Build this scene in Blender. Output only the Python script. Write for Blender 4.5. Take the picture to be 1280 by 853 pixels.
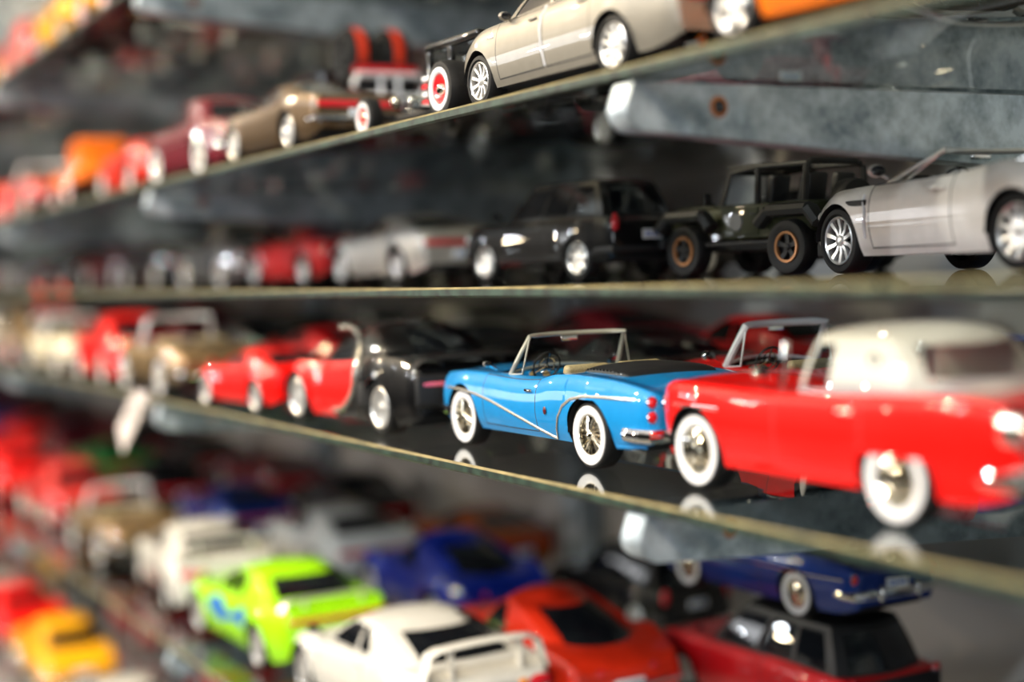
import bpy, math, random
from math import pi, sin, cos, sqrt, radians
from mathutils import Matrix, Vector
random.seed(7)
for o in list(bpy.data.objects): bpy.data.objects.remove(o)
S = bpy.context.scene
COL = S.collection
H = 1.35                       # height of the lens above the shop floor

# ------------------------------------------------------------------ camera, world, lamps, exposure
cd = bpy.data.cameras.new('camera'); cam = bpy.data.objects.new('camera', cd); COL.objects.link(cam)
R3 = [[0.4884479, -0.0252239, 0.8722284], [0.8718933, 0.0541302, -0.4866949], [-0.0349375, 0.9982152, 0.0484323]]
cam.matrix_world = Matrix.Translation((0, 0, H)) @ Matrix(R3).to_4x4()
cd.sensor_width = 36; cd.lens = 1850 / 1280 * 36; cd.clip_start = .02; cd.clip_end = 50
cd.dof.use_dof = True; cd.dof.focus_distance = .735; cd.dof.aperture_fstop = 2.6
S.camera = cam
S.view_settings.view_transform = 'Standard'; S.view_settings.look = 'None'
S.view_settings.gamma = 1; S.view_settings.use_curve_mapping = False
S.view_settings.exposure = -1.22

w = bpy.data.worlds.new('shop'); S.world = w; w.use_nodes = True
nt = w.node_tree; bg = nt.nodes['Background']
tc = nt.nodes.new('ShaderNodeTexCoord'); sp = nt.nodes.new('ShaderNodeSeparateXYZ'); rp = nt.nodes.new('ShaderNodeValToRGB')
nt.links.new(tc.outputs['Generated'], sp.inputs[0]); nt.links.new(sp.outputs['Z'], rp.inputs[0]); nt.links.new(rp.outputs[0], bg.inputs[0])
rp.color_ramp.elements[0].color = (.02, .018, .016, 1); rp.color_ramp.elements[0].position = 0
rp.color_ramp.elements[1].color = (.85, .92, 1, 1); rp.color_ramp.elements[1].position = .9
bg.inputs[1].default_value = .05

def lamp(name, loc, target, size, power, col, sy=None):
    l = bpy.data.lights.new(name, 'AREA'); l.energy = power; l.color = col
    l.size = size
    if sy: l.shape = 'RECTANGLE'; l.size_y = sy
    o = bpy.data.objects.new(name, l); COL.objects.link(o); o.location = loc
    o.rotation_euler = (Vector(target) - Vector(loc)).to_track_quat('-Z', 'Y').to_euler()
    return o
WARM = (1, .80, .52); COOL = (.86, .93, 1)
for i, (x, y, z, s, p, c) in enumerate([(a, b, c_, d, e * 1.22, f) for a, b, c_, d, e, f in [
        (.3, -.75, 2.45, .06, 44, WARM), (-.7, -.8, 2.5, .06, 50, (1, .93, .82)), (-1.7, -.75, 2.5, .06, 56, WARM), (-2.8, -.8, 2.5, .06, 60, WARM), (-4.0, -.8, 2.5, .06, 60, (1, .93, .82)),
        (.9, -1.2, 2.3, .08, 36, COOL), (-.3, -1.7, 2.2, .08, 30, COOL), (-1.9, -1.7, 2.3, .08, 30, COOL)]]):
    lamp('ceiling_spot', (x, y, z), (x - .2, .4, H), s, p, c)
lamp('ceiling_panel', (-.6, -1.7, 2.5), (-.8, .4, H - .1), 1.2, 5, (.93, .97, 1), .3)
lamp('ceiling_panel', (-3.2, -1.6, 2.5), (-3, .4, H), 1.2, 5, (.93, .97, 1), .3)
lamp('added_light_panel', (1.5, -.55, 1.42), (-.4, .7, H - .15), .5, 15, COOL, .4)  # unseen panel added low at the right to brighten the back wall
lamp('added_light_panel', (-7.0, -3.6, 1.7), (-1, .4, H), 1.3, 40, (.95, .97, 1), 1.0)  # added panel, a bright far aisle for wheels and car sides to reflect
for x, y, z, c in ((-3.6, -1.9, 1.62, WARM), (-4.3, -2.4, 1.95, COOL), (-2.6, -1.7, 1.85, WARM), (-5.2, -2.5, 1.55, COOL)):
    lamp('added_glint_lamp', (x, y, z), (-1.0, .4, H), .07, 11, c)  # small unseen lamps added to make glints on wheels and chrome

# ------------------------------------------------------------------ materials
MATS = {}
def mat(name, col=(.5, .5, .5), rough=.4, metal=0., coat=0., spec=.5, emit=0., alpha=1., bump=None, var=0., varscale=40):
    if name in MATS: return MATS[name]
    m = bpy.data.materials.new(name); m.use_nodes = True; n = m.node_tree; b = n.nodes['Principled BSDF']; b.inputs['Coat IOR'].default_value = 1.5
    b.inputs['Base Color'].default_value = (*col, 1); b.inputs['Roughness'].default_value = rough
    b.inputs['Metallic'].default_value = metal; b.inputs['Coat Weight'].default_value = coat; b.inputs['Coat Roughness'].default_value = .015
    b.inputs['Specular IOR Level'].default_value = spec; b.inputs['Alpha'].default_value = alpha
    if emit: b.inputs['Emission Color'].default_value = (*col, 1); b.inputs['Emission Strength'].default_value = emit
    if var or bump:
        t = n.nodes.new('ShaderNodeTexCoord'); nz = n.nodes.new('ShaderNodeTexNoise'); nz.inputs['Scale'].default_value = varscale; nz.inputs['Detail'].default_value = 4
        n.links.new(t.outputs['Object'], nz.inputs['Vector'])
        if var:
            r = n.nodes.new('ShaderNodeValToRGB'); r.color_ramp.elements[0].position = .35; r.color_ramp.elements[1].position = .65
            r.color_ramp.elements[0].color = (*[c * (1 - var) for c in col], 1); r.color_ramp.elements[1].color = (*[min(1, c * (1 + var)) for c in col], 1)
            n.links.new(nz.outputs[0], r.inputs[0]); n.links.new(r.outputs[0], b.inputs['Base Color'])
        if bump:
            bp = n.nodes.new('ShaderNodeBump'); bp.inputs['Strength'].default_value = bump; bp.inputs['Distance'].default_value = .001
            n.links.new(nz.outputs[0], bp.inputs['Height']); n.links.new(bp.outputs[0], b.inputs['Normal'])
    MATS[name] = m; return m
def paint(name, col, metal=0., rough=.32): return mat('paint_' + name, col, .45, metal, 1.0, spec=.15, var=.04, varscale=6)
PAINTS = dict(
    sky=(.006, .22, .54), red=(.84, .004, .002), cherry=(.55, .006, .010), maroon=(.13, .004, .012), black=(.002, .002, .0025), deepblue=(.002, .014, .20), white=(.62, .605, .56),
    silver=(.55, .53, .50), champagne=(.31, .285, .24), pearl=(.68, .64, .61), lime=(.36, .80, .004), navy=(.006, .03, .20), blue=(.004, .06, .55),
    orange=(.85, .18, .006), burnt=(.40, .08, .006), yellow=(.90, .42, .006), olive=(.030, .034, .014), brown=(.10, .062, .03), bronze=(.26, .17, .08),
    grey=(.12, .125, .13), cream=(.75, .66, .48), green=(.02, .22, .04), rose=(.56, .035, .03), vermilion=(.60, .022, .005))
for k, c in PAINTS.items(): paint(k, c, .55 if k in ('silver', 'champagne', 'bronze', 'brown', 'grey') else (.25 if k in ('navy', 'cherry', 'pearl') else 0), .3)
mat('tyre', (.006, .006, .0065), .6, spec=.3); mat('whitewall', (.68, .68, .70), .45)
mat('chrome', (.90, .89, .88), .03, 1.); mat('chrome_warm', (.92, .84, .68), .10, 1.)
mat('alloy', (.86, .85, .83), .30, .8); mat('dark', (.006, .006, .007), .6); mat('seam', (.02, .02, .022), .7)
mat('tint', (.006, .007, .009), .03, coat=.6); mat('leather', (.012, .012, .013), .5, var=.2); mat('tan', (.42, .33, .17), .5, var=.12)
mat('lens_red', (.65, .01, .02), .1, coat=1); mat('lens_white', (.85, .87, .9), .1, coat=1); mat('lens_amber', (.8, .25, .02), .1, coat=1)
mat('plate', (.75, .78, .82), .4); mat('gold_ring', (.36, .16, .06), .35, .4); mat('red_trim', (.75, .012, .02), .3, coat=.6); mat('ivory', (.68, .65, .58), .4, coat=.8)
mat('light_trim', (.60, .57, .50), .25, .7); mat('engine', (.25, .25, .26), .3, .8); mat('decal_blue', (.01, .14, .55), .35, coat=.5); mat('white_trim', (.82, .82, .84), .3, coat=.6)
mat('bright_yellow', (.9, .6, .02), .4); mat('pink', (.7, .05, .3), .4); mat('paper', (.72, .64, .62), .7)

def clear_glass(name, tint, fres=1.45, rough=.0):
    m = bpy.data.materials.new(name); m.use_nodes = True; n = m.node_tree; n.nodes.clear()
    out = n.nodes.new('ShaderNodeOutputMaterial'); mx = n.nodes.new('ShaderNodeMixShader'); tr = n.nodes.new('ShaderNodeBsdfTransparent')
    gl = n.nodes.new('ShaderNodeBsdfGlossy'); fr = n.nodes.new('ShaderNodeFresnel'); fr.inputs[0].default_value = fres
    ge = n.nodes.new('ShaderNodeNewGeometry'); 
    tr.inputs[0].default_value = (*tint, 1); gl.inputs['Roughness'].default_value = rough; gl.inputs[0].default_value = (.95, .97, .96, 1)
    # Fresnel node treats back faces as leaving the medium; keep it thin-walled by using the same side always
    mu = n.nodes.new('ShaderNodeMath'); mu.operation = 'MULTIPLY'; mu.inputs[1].default_value = 1
    mt = n.nodes.new('ShaderNodeMath'); mt.operation = 'SUBTRACT'; mt.inputs[0].default_value = 1
    n.links.new(ge.outputs['Backfacing'], mt.inputs[1]); n.links.new(fr.outputs[0], mu.inputs[0]); n.links.new(mt.outputs[0], mu.inputs[1])
    n.links.new(mu.outputs[0], mx.inputs[0]); n.links.new(tr.outputs[0], mx.inputs[1]); n.links.new(gl.outputs[0], mx.inputs[2]); n.links.new(mx.outputs[0], out.inputs[0])
    MATS[name] = m; return m
clear_glass('shelf_glass', (.76, .785, .78), 1.52); clear_glass('car_glass', (.80, .84, .84), 1.5)

def galvanised():
    m = mat('galvanised', (.42, .47, .50), .38, .6); n = m.node_tree; b = n.nodes['Principled BSDF']
    t = n.nodes.new('ShaderNodeTexCoord'); v = n.nodes.new('ShaderNodeTexVoronoi'); v.inputs['Scale'].default_value = 420; v.feature = 'SMOOTH_F1'
    z = n.nodes.new('ShaderNodeTexNoise'); z.inputs['Scale'].default_value = 45; z.inputs['Detail'].default_value = 6; z.inputs['Roughness'].default_value = .65
    n.links.new(t.outputs['Object'], v.inputs['Vector']); n.links.new(t.outputs['Object'], z.inputs['Vector'])
    a = n.nodes.new('ShaderNodeMix'); a.inputs[0].default_value = .08; n.links.new(z.outputs[0], a.inputs[2]); n.links.new(v.outputs['Color'], a.inputs[3])
    r = n.nodes.new('ShaderNodeValToRGB'); r.color_ramp.elements[0].position = .33; r.color_ramp.elements[1].position = .62
    r.color_ramp.elements[0].color = (.16, .21, .25, 1); r.color_ramp.elements[1].color = (.62, .71, .79, 1)
    n.links.new(a.outputs[0], r.inputs[0]); n.links.new(r.outputs[0], b.inputs['Base Color'])
    q = n.nodes.new('ShaderNodeMapRange'); q.inputs[3].default_value = .28; q.inputs[4].default_value = .55; n.links.new(z.outputs[0], q.inputs[0]); n.links.new(q.outputs[0], b.inputs['Roughness'])
galvanised()
mat('wall_board', (.58, .56, .56), .85, var=.10, varscale=3); mat('floor_stone', (.30, .28, .26), .5, var=.2, varscale=4); mat('rust', (.30, .11, .04), .8)
mat('glass_edge_lit', (.22, .18, .08), .4, .2, 0, var=.35, varscale=60); mat('glass_edge_dark', (.014, .030, .020), .45, 0, 0, var=.8, varscale=120)  # top bevel's gold is caught warm light put into the colour
mat('ceiling_white', (.7, .7, .7), .8)

# ------------------------------------------------------------------ mesh helpers (car space: real metres, x forward, y left, z up)
class G:
    def __init__(s): s.v = []; s.f = []; s.m = []
    def add(s, v, f, m=0):
        o = len(s.v); s.v += [tuple(p) for p in v]; s.f += [tuple(i + o for i in q) for q in f]; s.m += [m] * len(f); return s
    def box(s, c, d, r=.0, m=0, taper=(1, 1), rot=0):
        dx, dy, dz = d[0] / 2, d[1] / 2, d[2] / 2; r = min(r, dx * .95, dy * .95, dz * .95)
        if r <= 0:
            v = [(sx * dx * (taper[0] if sz > 0 else 1), sy * dy * (taper[1] if sz > 0 else 1), sz * dz) for sz in (-1, 1) for sx, sy in ((-1, -1), (1, -1), (1, 1), (-1, 1))]
            f = [(3, 2, 1, 0), (4, 5, 6, 7), (0, 1, 5, 4), (1, 2, 6, 5), (2, 3, 7, 6), (3, 0, 4, 7)]
        else:
            v = []; n = 3; rings = []
            for zz, sh in ([(-dz + r * (1 - cos(a)), r * (1 - sin(a))) for a in (0, pi / 6, pi / 3, pi / 2)] + [(dz - r * (1 - sin(a)), r * (1 - cos(a))) for a in (0, pi / 6, pi / 3, pi / 2)]):
                ring = []; k = (zz + dz) / (2 * dz); tx = 1 + (taper[0] - 1) * k; ty = 1 + (taper[1] - 1) * k
                for q in range(4):
                    cx, cy = [(1, 1), (-1, 1), (-1, -1), (1, -1)][q]
                    for j in range(n + 1):
                        a = q * pi / 2 + j * pi / 2 / n; rr = r - sh
                        ring.append(((cx * (dx - r) + rr * cos(a)) * tx, (cy * (dy - r) + rr * sin(a)) * ty, zz))
                rings.append(ring)
            for g in rings: v += g
            N = len(rings[0]); f = [tuple(range(N - 1, -1, -1)), tuple((len(rings) - 1) * N + i for i in range(N))]
            for a in range(len(rings) - 1):
                for i in range(N): f.append((a * N + i, a * N + (i + 1) % N, (a + 1) * N + (i + 1) % N, (a + 1) * N + i))
        cr, sr = cos(rot), sin(rot)                                   # rot is pitch about y
        s.add([(c[0] + x * cr + z * sr, c[1] + y, c[2] - x * sr + z * cr) for x, y, z in v], f, m); return s
    def tube(s, pts, r, m=0, n=8, closed=False, flat=1.):
        P = [Vector(p) for p in pts]; L = len(P); rings = []
        for i in range(L):
            if closed: t = P[(i + 1) % L] - P[i - 1]
            else: t = P[min(i + 1, L - 1)] - P[max(i - 1, 0)]
            t.normalize(); up = Vector((0, 0, 1)) if abs(t.z) < .9 else Vector((0, 1, 0))
            a = t.cross(up).normalized(); b = a.cross(t).normalized()
            rr = r[i] if isinstance(r, (list, tuple)) else r
            rings.append([P[i] + (a * cos(2 * pi * k / n) * flat + b * sin(2 * pi * k / n)) * rr for k in range(n)])
        v = [p for g in rings for p in g]; f = []
        for i in range(L if closed else L - 1):
            j = (i + 1) % L
            for k in range(n): f.append((i * n + k, i * n + (k + 1) % n, j * n + (k + 1) % n, j * n + k))
        if not closed: f += [tuple(range(n - 1, -1, -1)), tuple((L - 1) * n + k for k in range(n))]
        s.add(v, f, m); return s
    def lathe(s, prof, m=0, n=32, c=(0, 0, 0), axis='y'):
        v = []; f = []; P = len(prof)
        for i in range(n):
            a = 2 * pi * i / n
            for r, y in prof:
                if axis == 'y': v.append((c[0] + r * cos(a), c[1] + y, c[2] + r * sin(a)))
                elif axis == 'x': v.append((c[0] + y, c[1] + r * cos(a), c[2] + r * sin(a)))
                else: v.append((c[0] + r * cos(a), c[1] + r * sin(a), c[2] + y))
        for i in range(n):
            j = (i + 1) % n
            for k in range(P - 1):
                if axis == 'y': f.append((i * P + k, i * P + k + 1, j * P + k + 1, j * P + k))
                else: f.append((i * P + k, j * P + k, j * P + k + 1, i * P + k + 1))
        s.add(v, f, m); return s
    def ball(s, c, r, m=0, n=12):
        rx, ry, rz = (r, r, r) if not isinstance(r, tuple) else r; v = []; f = []
        for i in range(n // 2 + 1):
            a = pi * i / (n // 2)
            for j in range(n): b = 2 * pi * j / n; v.append((c[0] + rx * sin(a) * cos(b), c[1] + ry * sin(a) * sin(b), c[2] + rz * cos(a)))
        for i in range(n // 2):
            for j in range(n): f.append((i * n + j, (i + 1) * n + j, (i + 1) * n + (j + 1) % n, i * n + (j + 1) % n))
        s.add(v, f, m); return s
    def grid(s, rows, m=0, cell=None, closed=False):
        nr, nc = len(rows), len(rows[0]); v = [p for r in rows for p in r]; f = []; mm = []
        for i in range(nr - 1):
            for j in range(nc if closed else nc - 1):
                k = cell(i, j) if cell else m
                if k is None: continue
                j2 = (j + 1) % nc
                f.append((i * nc + j, i * nc + j2, (i + 1) * nc + j2, (i + 1) * nc + j)); mm.append(k)
        o = len(s.v); s.v += [tuple(p) for p in v]; s.f += [tuple(i + o for i in q) for q in f]; s.m += mm; return s
    def mirror(s):
        o = len(s.v); s.v += [(x, -y, z) for x, y, z in s.v]; k = len(s.f); s.f += [tuple(i + o for i in reversed(q)) for q in s.f[:k]]; s.m += s.m[:k]; return s
    def mesh(s, name, mats, angle=38):
        me = bpy.data.meshes.new(name); used = {}; v = []; f = []
        for q in s.f:
            nq = []
            for i in q:
                if i not in used: used[i] = len(v); v.append(s.v[i])
                nq.append(used[i])
            f.append(nq)
        me.from_pydata(v, [], f)
        for mm in mats: me.materials.append(MATS[mm] if isinstance(mm, str) else mm)
        me.polygons.foreach_set('material_index', s.m); me.polygons.foreach_set('use_smooth', [True] * len(s.f))
        me.update(); me.set_sharp_from_angle(angle=radians(angle)); return me

def pchip(pts):
    xs = [p[0] for p in pts]; ys = [p[1] for p in pts]; n = len(xs)
    h = [xs[i + 1] - xs[i] for i in range(n - 1)]; d = [(ys[i + 1] - ys[i]) / h[i] for i in range(n - 1)]; m = [0] * n
    m[0] = d[0]; m[-1] = d[-1]
    for i in range(1, n - 1): m[i] = 0 if d[i - 1] * d[i] <= 0 else 2 * d[i - 1] * d[i] / (d[i - 1] + d[i])
    def f(x):
        if x <= xs[0]: return ys[0]
        if x >= xs[-1]: return ys[-1]
        i = 0
        while x > xs[i + 1]: i += 1
        t = (x - xs[i]) / h[i]
        return (2 * t**3 - 3 * t**2 + 1) * ys[i] + (t**3 - 2 * t**2 + t) * h[i] * m[i] + (-2 * t**3 + 3 * t**2) * ys[i + 1] + (t**3 - t**2) * h[i] * m[i + 1]
    return f

# a template is a list of nodes {name, g, mats, kids, mtx}; thing() turns it into objects
def node(name, g, mats, kids=(), mtx=None, angle=38): return dict(name=name, g=g, mats=list(mats), kids=list(kids), mtx=mtx, angle=angle, cache={})

# ------------------------------------------------------------------ wheels
def wheel_nodes(style, R, wdt, n=36):
    """wheel centred at origin, outer face towards +y"""
    T = G(); rr = R * {'wire': .60, 'cap': .60, 'jeep': .55, 'hotrod': .52}.get(style, .72)
    h = wdt / 2
    T.lathe([(rr, -h * .8), (R * .93, -h), (R * .985, -h * .8), (R, -h * .4), (R, h * .4), (R * .985, h * .8), (R * .93, h), (R * .80, h * 1.06), (rr, h * .82)][::-1], 0, n)
    kids = []
    if style in ('wire', 'cap', 'hotrod'):
        W = G(); o = .86 if style != 'hotrod' else .74
        W.lathe([(rr * .99, h * .85), (rr * 1.04, h * 1.02), (R * (rr / R + o) / 2, h * 1.12), (R * o, h * 1.08), (R * (o + .015), h * .98)][::-1], 0, n)
        kids.append(node('whitewall', W, ['whitewall']))
    if style == 'jeep':
        W = G(); W.lathe([(rr * .84, h * .7), (rr * .86, h * 1.0), (rr * 1.02, h * 1.02), (rr * 1.04, h * .8)][::-1], 0, n); kids.append(node('rim_ring', W, ['gold_ring']))
    Rm = G(); mats = ['alloy', 'dark', 'red_trim']
    if style == 'wire':
        mats[0] = 'chrome_warm'
        Rm.lathe([(rr, h * .7), (rr, h * .9), (rr * .97, h * .96), (rr * .93, h * .8), (rr * .9, h * .3)][::-1], 0, n)
        Rm.lathe([(rr * .92, h * .2), (.001, h * .15)][::-1], 1, n)
        for k in range(20):
            a = 2 * pi * k / 20; 
            for sg in (-1, 1):
                b = a + sg * .28
                Rm.tube([(rr * .24 * cos(a), h * (.95 if sg > 0 else .7), rr * .24 * sin(a)), (rr * .93 * cos(b), h * .80, rr * .93 * sin(b))], R * .022, 0, 5)
        Rm.lathe([(rr * .30, h * .5), (rr * .28, h * .95), (rr * .2, h * 1.12), (rr * .08, h * 1.2), (.001, h * 1.2)][::-1], 0, 16)
    elif style in ('cap', 'hotrod'):
        if style == 'hotrod':
            Rm.lathe([(rr, h * .8), (rr * .98, h * .96), (rr * .86, h * .9), (rr * .5, h * .35), (rr * .45, h * .3)][::-1], 2, n)
            Rm.lathe([(rr * .5, h * .3), (rr * .48, h * .8), (rr * .3, h * 1.05), (.001, h * 1.12)][::-1], 0, 20); mats[0] = 'chrome_warm'
        else:
            mats[0] = 'chrome_warm'
            Rm.lathe([(rr, h * .8), (rr * .97, h * .98), (rr * .88, h * .8), (rr * .62, h * .88), (rr * .55, h * .75), (rr * .34, h * .85), (rr * .26, h * 1.15), (.001, h * 1.2)][::-1], 0, n)
            for k in range(16):
                a = 2 * pi * k / 16; Rm.tube([(rr * .6 * cos(a), h * .92, rr * .6 * sin(a)), (rr * .85 * cos(a), h * .86, rr * .85 * sin(a))], R * .02, 0, 4)
    else:
        if style == 'jeep': mats[0] = 'dark'
        Rm.lathe([(rr * 1.0, h * .75), (rr * 1.0, h * .95), (rr * .96, h * 1.0), (rr * .90, h * .9), (rr * .88, h * .2)][::-1], 0, n)
        Rm.lathe([(rr * .9, h * .15), (.001, h * .1)][::-1], 1, n)
        ns = {'ten': 10, 'five': 5, 'twin': 14, 'jeep': 5, 'star': 7}[style]; hw = rr * {'ten': .075, 'five': .13, 'twin': .055, 'jeep': .16, 'star': .12}[style]
        for k in range(ns):
            a = 2 * pi * k / ns + .3; ca, sa = cos(a), sin(a)
            pts = []
            for (q, ww, yy) in ((.12, 1., .78), (.5, .95, .72), (.93, 1.35, .92)):
                for sg in (-1, 1): pts.append((rr * q * ca - sg * hw * ww * sa, h * yy, rr * q * sa + sg * hw * ww * ca))
                for sg in (1, -1): pts.append((rr * q * ca - sg * hw * ww * sa, h * (yy - .28), rr * q * sa + sg * hw * ww * ca))
            f = []
            for b in (0, 4): f += [(b + i, b + (i + 1) % 4, b + 4 + (i + 1) % 4, b + 4 + i) for i in range(4)]
            Rm.add(pts, f, 0)
        Rm.lathe([(rr * .24, h * .4), (rr * .22, h * .9), (rr * .12, h * .98), (.001, h * .98)][::-1], 0, 16)
    kids.append(node('rim', Rm, mats))
    return T, ['tyre'], kids

# ------------------------------------------------------------------ generic car
def make_car(s):
    hw, wb, R = s['w'] / 2, s['wb'], s['R']; xf, xr = s['front'], s['rear']; sill = s.get('sill', .22)
    ax = {1: wb / 2, -1: -wb / 2}; aR = s.get('arch', R * 1.13); aRr = s.get('arch_rear', aR); ztop_rear = s.get('rear_arch_top', 9)
    zs_ = pchip(s['shoulder']); zc_ = pchip(s['centre']); w_ = pchip(s['plan'])
    prof = pchip(s.get('prof', [(0, .90), (.2, .965), (.5, 1), (.75, .985), (.92, .94), (1, .89)]))
    low_ = pchip(s.get('low', [(xr, sill + .10), (xr + .5, sill), (xf - .5, sill), (xf, sill + .06)]))
    fl = s.get('flare', .02); nr, tr = s.get('nose_r', .22), s.get('tail_r', .14)
    def W(x):
        v = w_(x) * hw
        for a in ax.values(): v += fl * math.exp(-((x - a) / (aR * .9))**2)
        if x > xf - nr: k = (x - xf + nr) / nr; v *= 1 - .16 * (1 - sqrt(max(0, 1 - k * k)))
        if x < xr + tr: k = (xr + tr - x) / tr; v *= 1 - .13 * (1 - sqrt(max(0, 1 - k * k)))
        return v
    def ends(x):  # vertical rounding at the ends
        k = 0
        if x > xf - nr: k = (x - xf + nr) / nr
        if x < xr + tr: k = max(k, (xr + tr - x) / tr)
        return 1 - sqrt(max(0, 1 - k * k))
    def zb(x):
        z = low_(x) + .05 * ends(x)
        for sg, a in ax.items():
            r = aR if sg > 0 else aRr; d = abs(x - a)
            if d < r:
                zz = R + sqrt(r * r - d * d)
                if sg < 0: zz = min(zz, ztop_rear)
                z = max(z, zz)
        return z
    def ZS(x): return zs_(x) - .10 * ends(x)
    def ZC(x): return zc_(x) - .10 * ends(x)
    def side_y(x, z):
        z0 = low_(x); q = (z - z0) / max(.01, ZS(x) - z0); return W(x) * prof(min(1, max(0, q)))
    def topz(x, y):
        q = 1 - min(1, abs(y) / (W(x) * prof(1))); return ZS(x) + (ZC(x) - ZS(x)) * sin(q * pi / 2)**.8 if q > 0 else ZS(x)
    g = s.get('seam', .007); xs = set()
    N = s.get('n', 64)
    for i in range(N + 1): xs.add(xr + (xf - xr) * i / N)
    for k in (.02, .06, .12, .3): xs.add(xf - nr * k); xs.add(xr + tr * k)
    for sg, a in ax.items():
        r = aR if sg > 0 else aRr
        for i in range(17): xs.add(a + r * .9995 * cos(pi * i / 16))
        xs.add(a + r + .0005); xs.add(a - r - .0005)
    doors = s.get('doors', []); hood = s.get('hood'); trunk = s.get('trunk'); cock = s.get('cockpit')
    for d in doors: xs |= {d[0] - g, d[0] + g, d[1] - g, d[1] + g}
    for d in (hood, trunk):
        if d: xs |= {d[0] - g, d[0] + g, d[1] - g, d[1] + g}
    if cock: xs |= {cock[0], cock[1]}
    X = sorted(xs); X2 = [X[0]]
    key = {round(q, 5) for d in doors + [hood, trunk] if d for q in (d[0] - g, d[0] + g, d[1] - g, d[1] + g)}
    for x in X[1:]:
        if x - X2[-1] < .004 and round(x, 5) not in key and not any(abs(abs(x - a) - r) < .002 for a, r in ((ax[1], aR), (ax[-1], aRr))): continue
        X2.append(x)
    X = X2
    ts = [0, .04, .10, .12, .25, .38, .5, .62, .73, .82, .9, .96, .985, 1]
    sc = s.get('cock_s', .2)
    ss = sorted(set([.03, .06, .10, .12, sc, .26, .36, .5, .66, .82, 1]))
    rows = []
    for x in X:
        z0, z1, b = zb(x), ZS(x), low_(x); row = []
        for t in ts: z = z0 + (z1 - z0) * t; row.append((x, W(x) * prof(min(1, max(0, (z - b) / max(.01, z1 - b)))), z))
        ysh = W(x) * prof(1)
        for q in ss: row.append((x, ysh * (1 - q), z1 + (ZC(x) - z1) * sin(q * pi / 2)**.8))
        rows.append(row)
    nt_ = len(ts) - 1; coords = [('t', (ts[i] + ts[i + 1]) / 2) for i in range(nt_)] + [('s', ((ss[i - 1] if i else 0) + ss[i]) / 2) for i in range(len(ss))]
    parts = {'body': G()}
    def region(i, j):
        xm = (X[i] + X[i + 1]) / 2; k, u = coords[j]
        if k == 't':
            for n_, d in enumerate(doors):
                if d[0] - g < xm < d[1] + g and u > .10:
                    inx = d[0] + g < xm < d[1] - g
                    if inx and .12 < u < .985: return 'door', n_
                    return 'seam', 0
        else:
            if cock and cock[0] < xm < cock[1] and u > sc: return None, 0
            for nm, d in (('hood', hood), ('trunk_lid', trunk)):
                if d and d[0] - g < xm < d[1] + g and u > .10:
                    return (nm, 0) if (d[0] + g < xm < d[1] - g and u > .12) else ('seam', 0)
        return 'body', 0
    two = s.get('two_tone')
    def mi(i, j):
        if not two: return 0
        xm = (X[i] + X[i + 1]) / 2; zm = (rows[i][j][2] + rows[i][j + 1][2]) / 2
        return 1 if two(xm, zm) else 0
    names = {('body', 0), ('seam', 0)} | {('door', k) for k in range(len(doors))} | ({('hood', 0)} if hood else set()) | ({('trunk_lid', 0)} if trunk else set())
    out = {}
    for nm in names:
        q = G(); q.grid(rows, cell=lambda i, j: (mi(i, j) if nm[0] != 'seam' else 2) if region(i, j) == nm else None); out[nm] = q
    body = out[('body', 0)]; seam = out[('seam', 0)]
    body.add(seam.v, seam.f, 0); body.m[-len(seam.f):] = seam.m if seam.f else []
    for row, fl_ in ((rows[-1], False), (rows[0], True)):
        c = (row[0][0], 0, row[0][2]); cap = [c] + list(row); f = [(0, i, i + 1) if not fl_ else (0, i + 1, i) for i in range(1, len(row))]
        body.add(cap, f, mi(len(X) - 2 if not fl_ else 0, 3))
    for nm in names:
        if nm[0] in ('body', 'hood', 'trunk_lid'): out[nm].mirror()
    P2 = s.get('paint2', 'PAINT'); PM = ['PAINT', P2, 'seam']
    kids = []; T = [node('body', body, PM, kids=kids)]
    for nm in names:
        if nm[0] == 'door':
            a = out[nm]; b = G(); b.v = [(x, -y, z) for x, y, z in a.v]; b.f = [tuple(reversed(q)) for q in a.f]; b.m = list(a.m)
            dk = []
            for gg, sg in ((a, 1), (b, -1)):
                hx = doors[nm[1]][0] + .16; hz = ZS(hx) - .13; hd = G(); y = side_y(hx, hz) + .018
                hd.box((hx, y * sg, hz), (.17, .03, .035), .012); T.append(node('door', gg, PM, kids=[node('door_handle', hd, [s.get('handle', 'PAINT')])]))
        elif nm[0] in ('hood', 'trunk_lid'): T.append(node(nm[0], out[nm], PM))
    # chassis with dark wheel wells
    c = G(); c.box(((xf + xr) / 2, 0, sill + .08), (xf - xr - .5, s['w'] * .80, .16), .03)
    for sg, a in ax.items():
        r = aR if sg > 0 else aRr
        for side in (1, -1):
            y1 = side_y(a, R + r * .7) * .965; y0 = hw * .45; rws = []
            for k in range(13):
                t = pi * k / 12; zz = min(R + r * .99 * sin(t), (ztop_rear - .005) if sg < 0 else 9)
                rws.append([(a + r * .99 * cos(t), side * y0, zz), (a + r * .99 * cos(t), side * y1, zz)])
            c.grid(rws)
            c.add([(a, side * y0, R)] + [q[0] for q in rws], [(0, i, i + 1) for i in range(1, 13)])
    c.box((ax[1], 0, R), (.06, s['w'] * .8, .06), .02); c.box((ax[-1], 0, R), (.06, s['w'] * .8, .06), .02)
    T.append(node('chassis', c, ['dark']))
    # wheels
    wt = s.get('tyre_w', .22)
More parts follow.
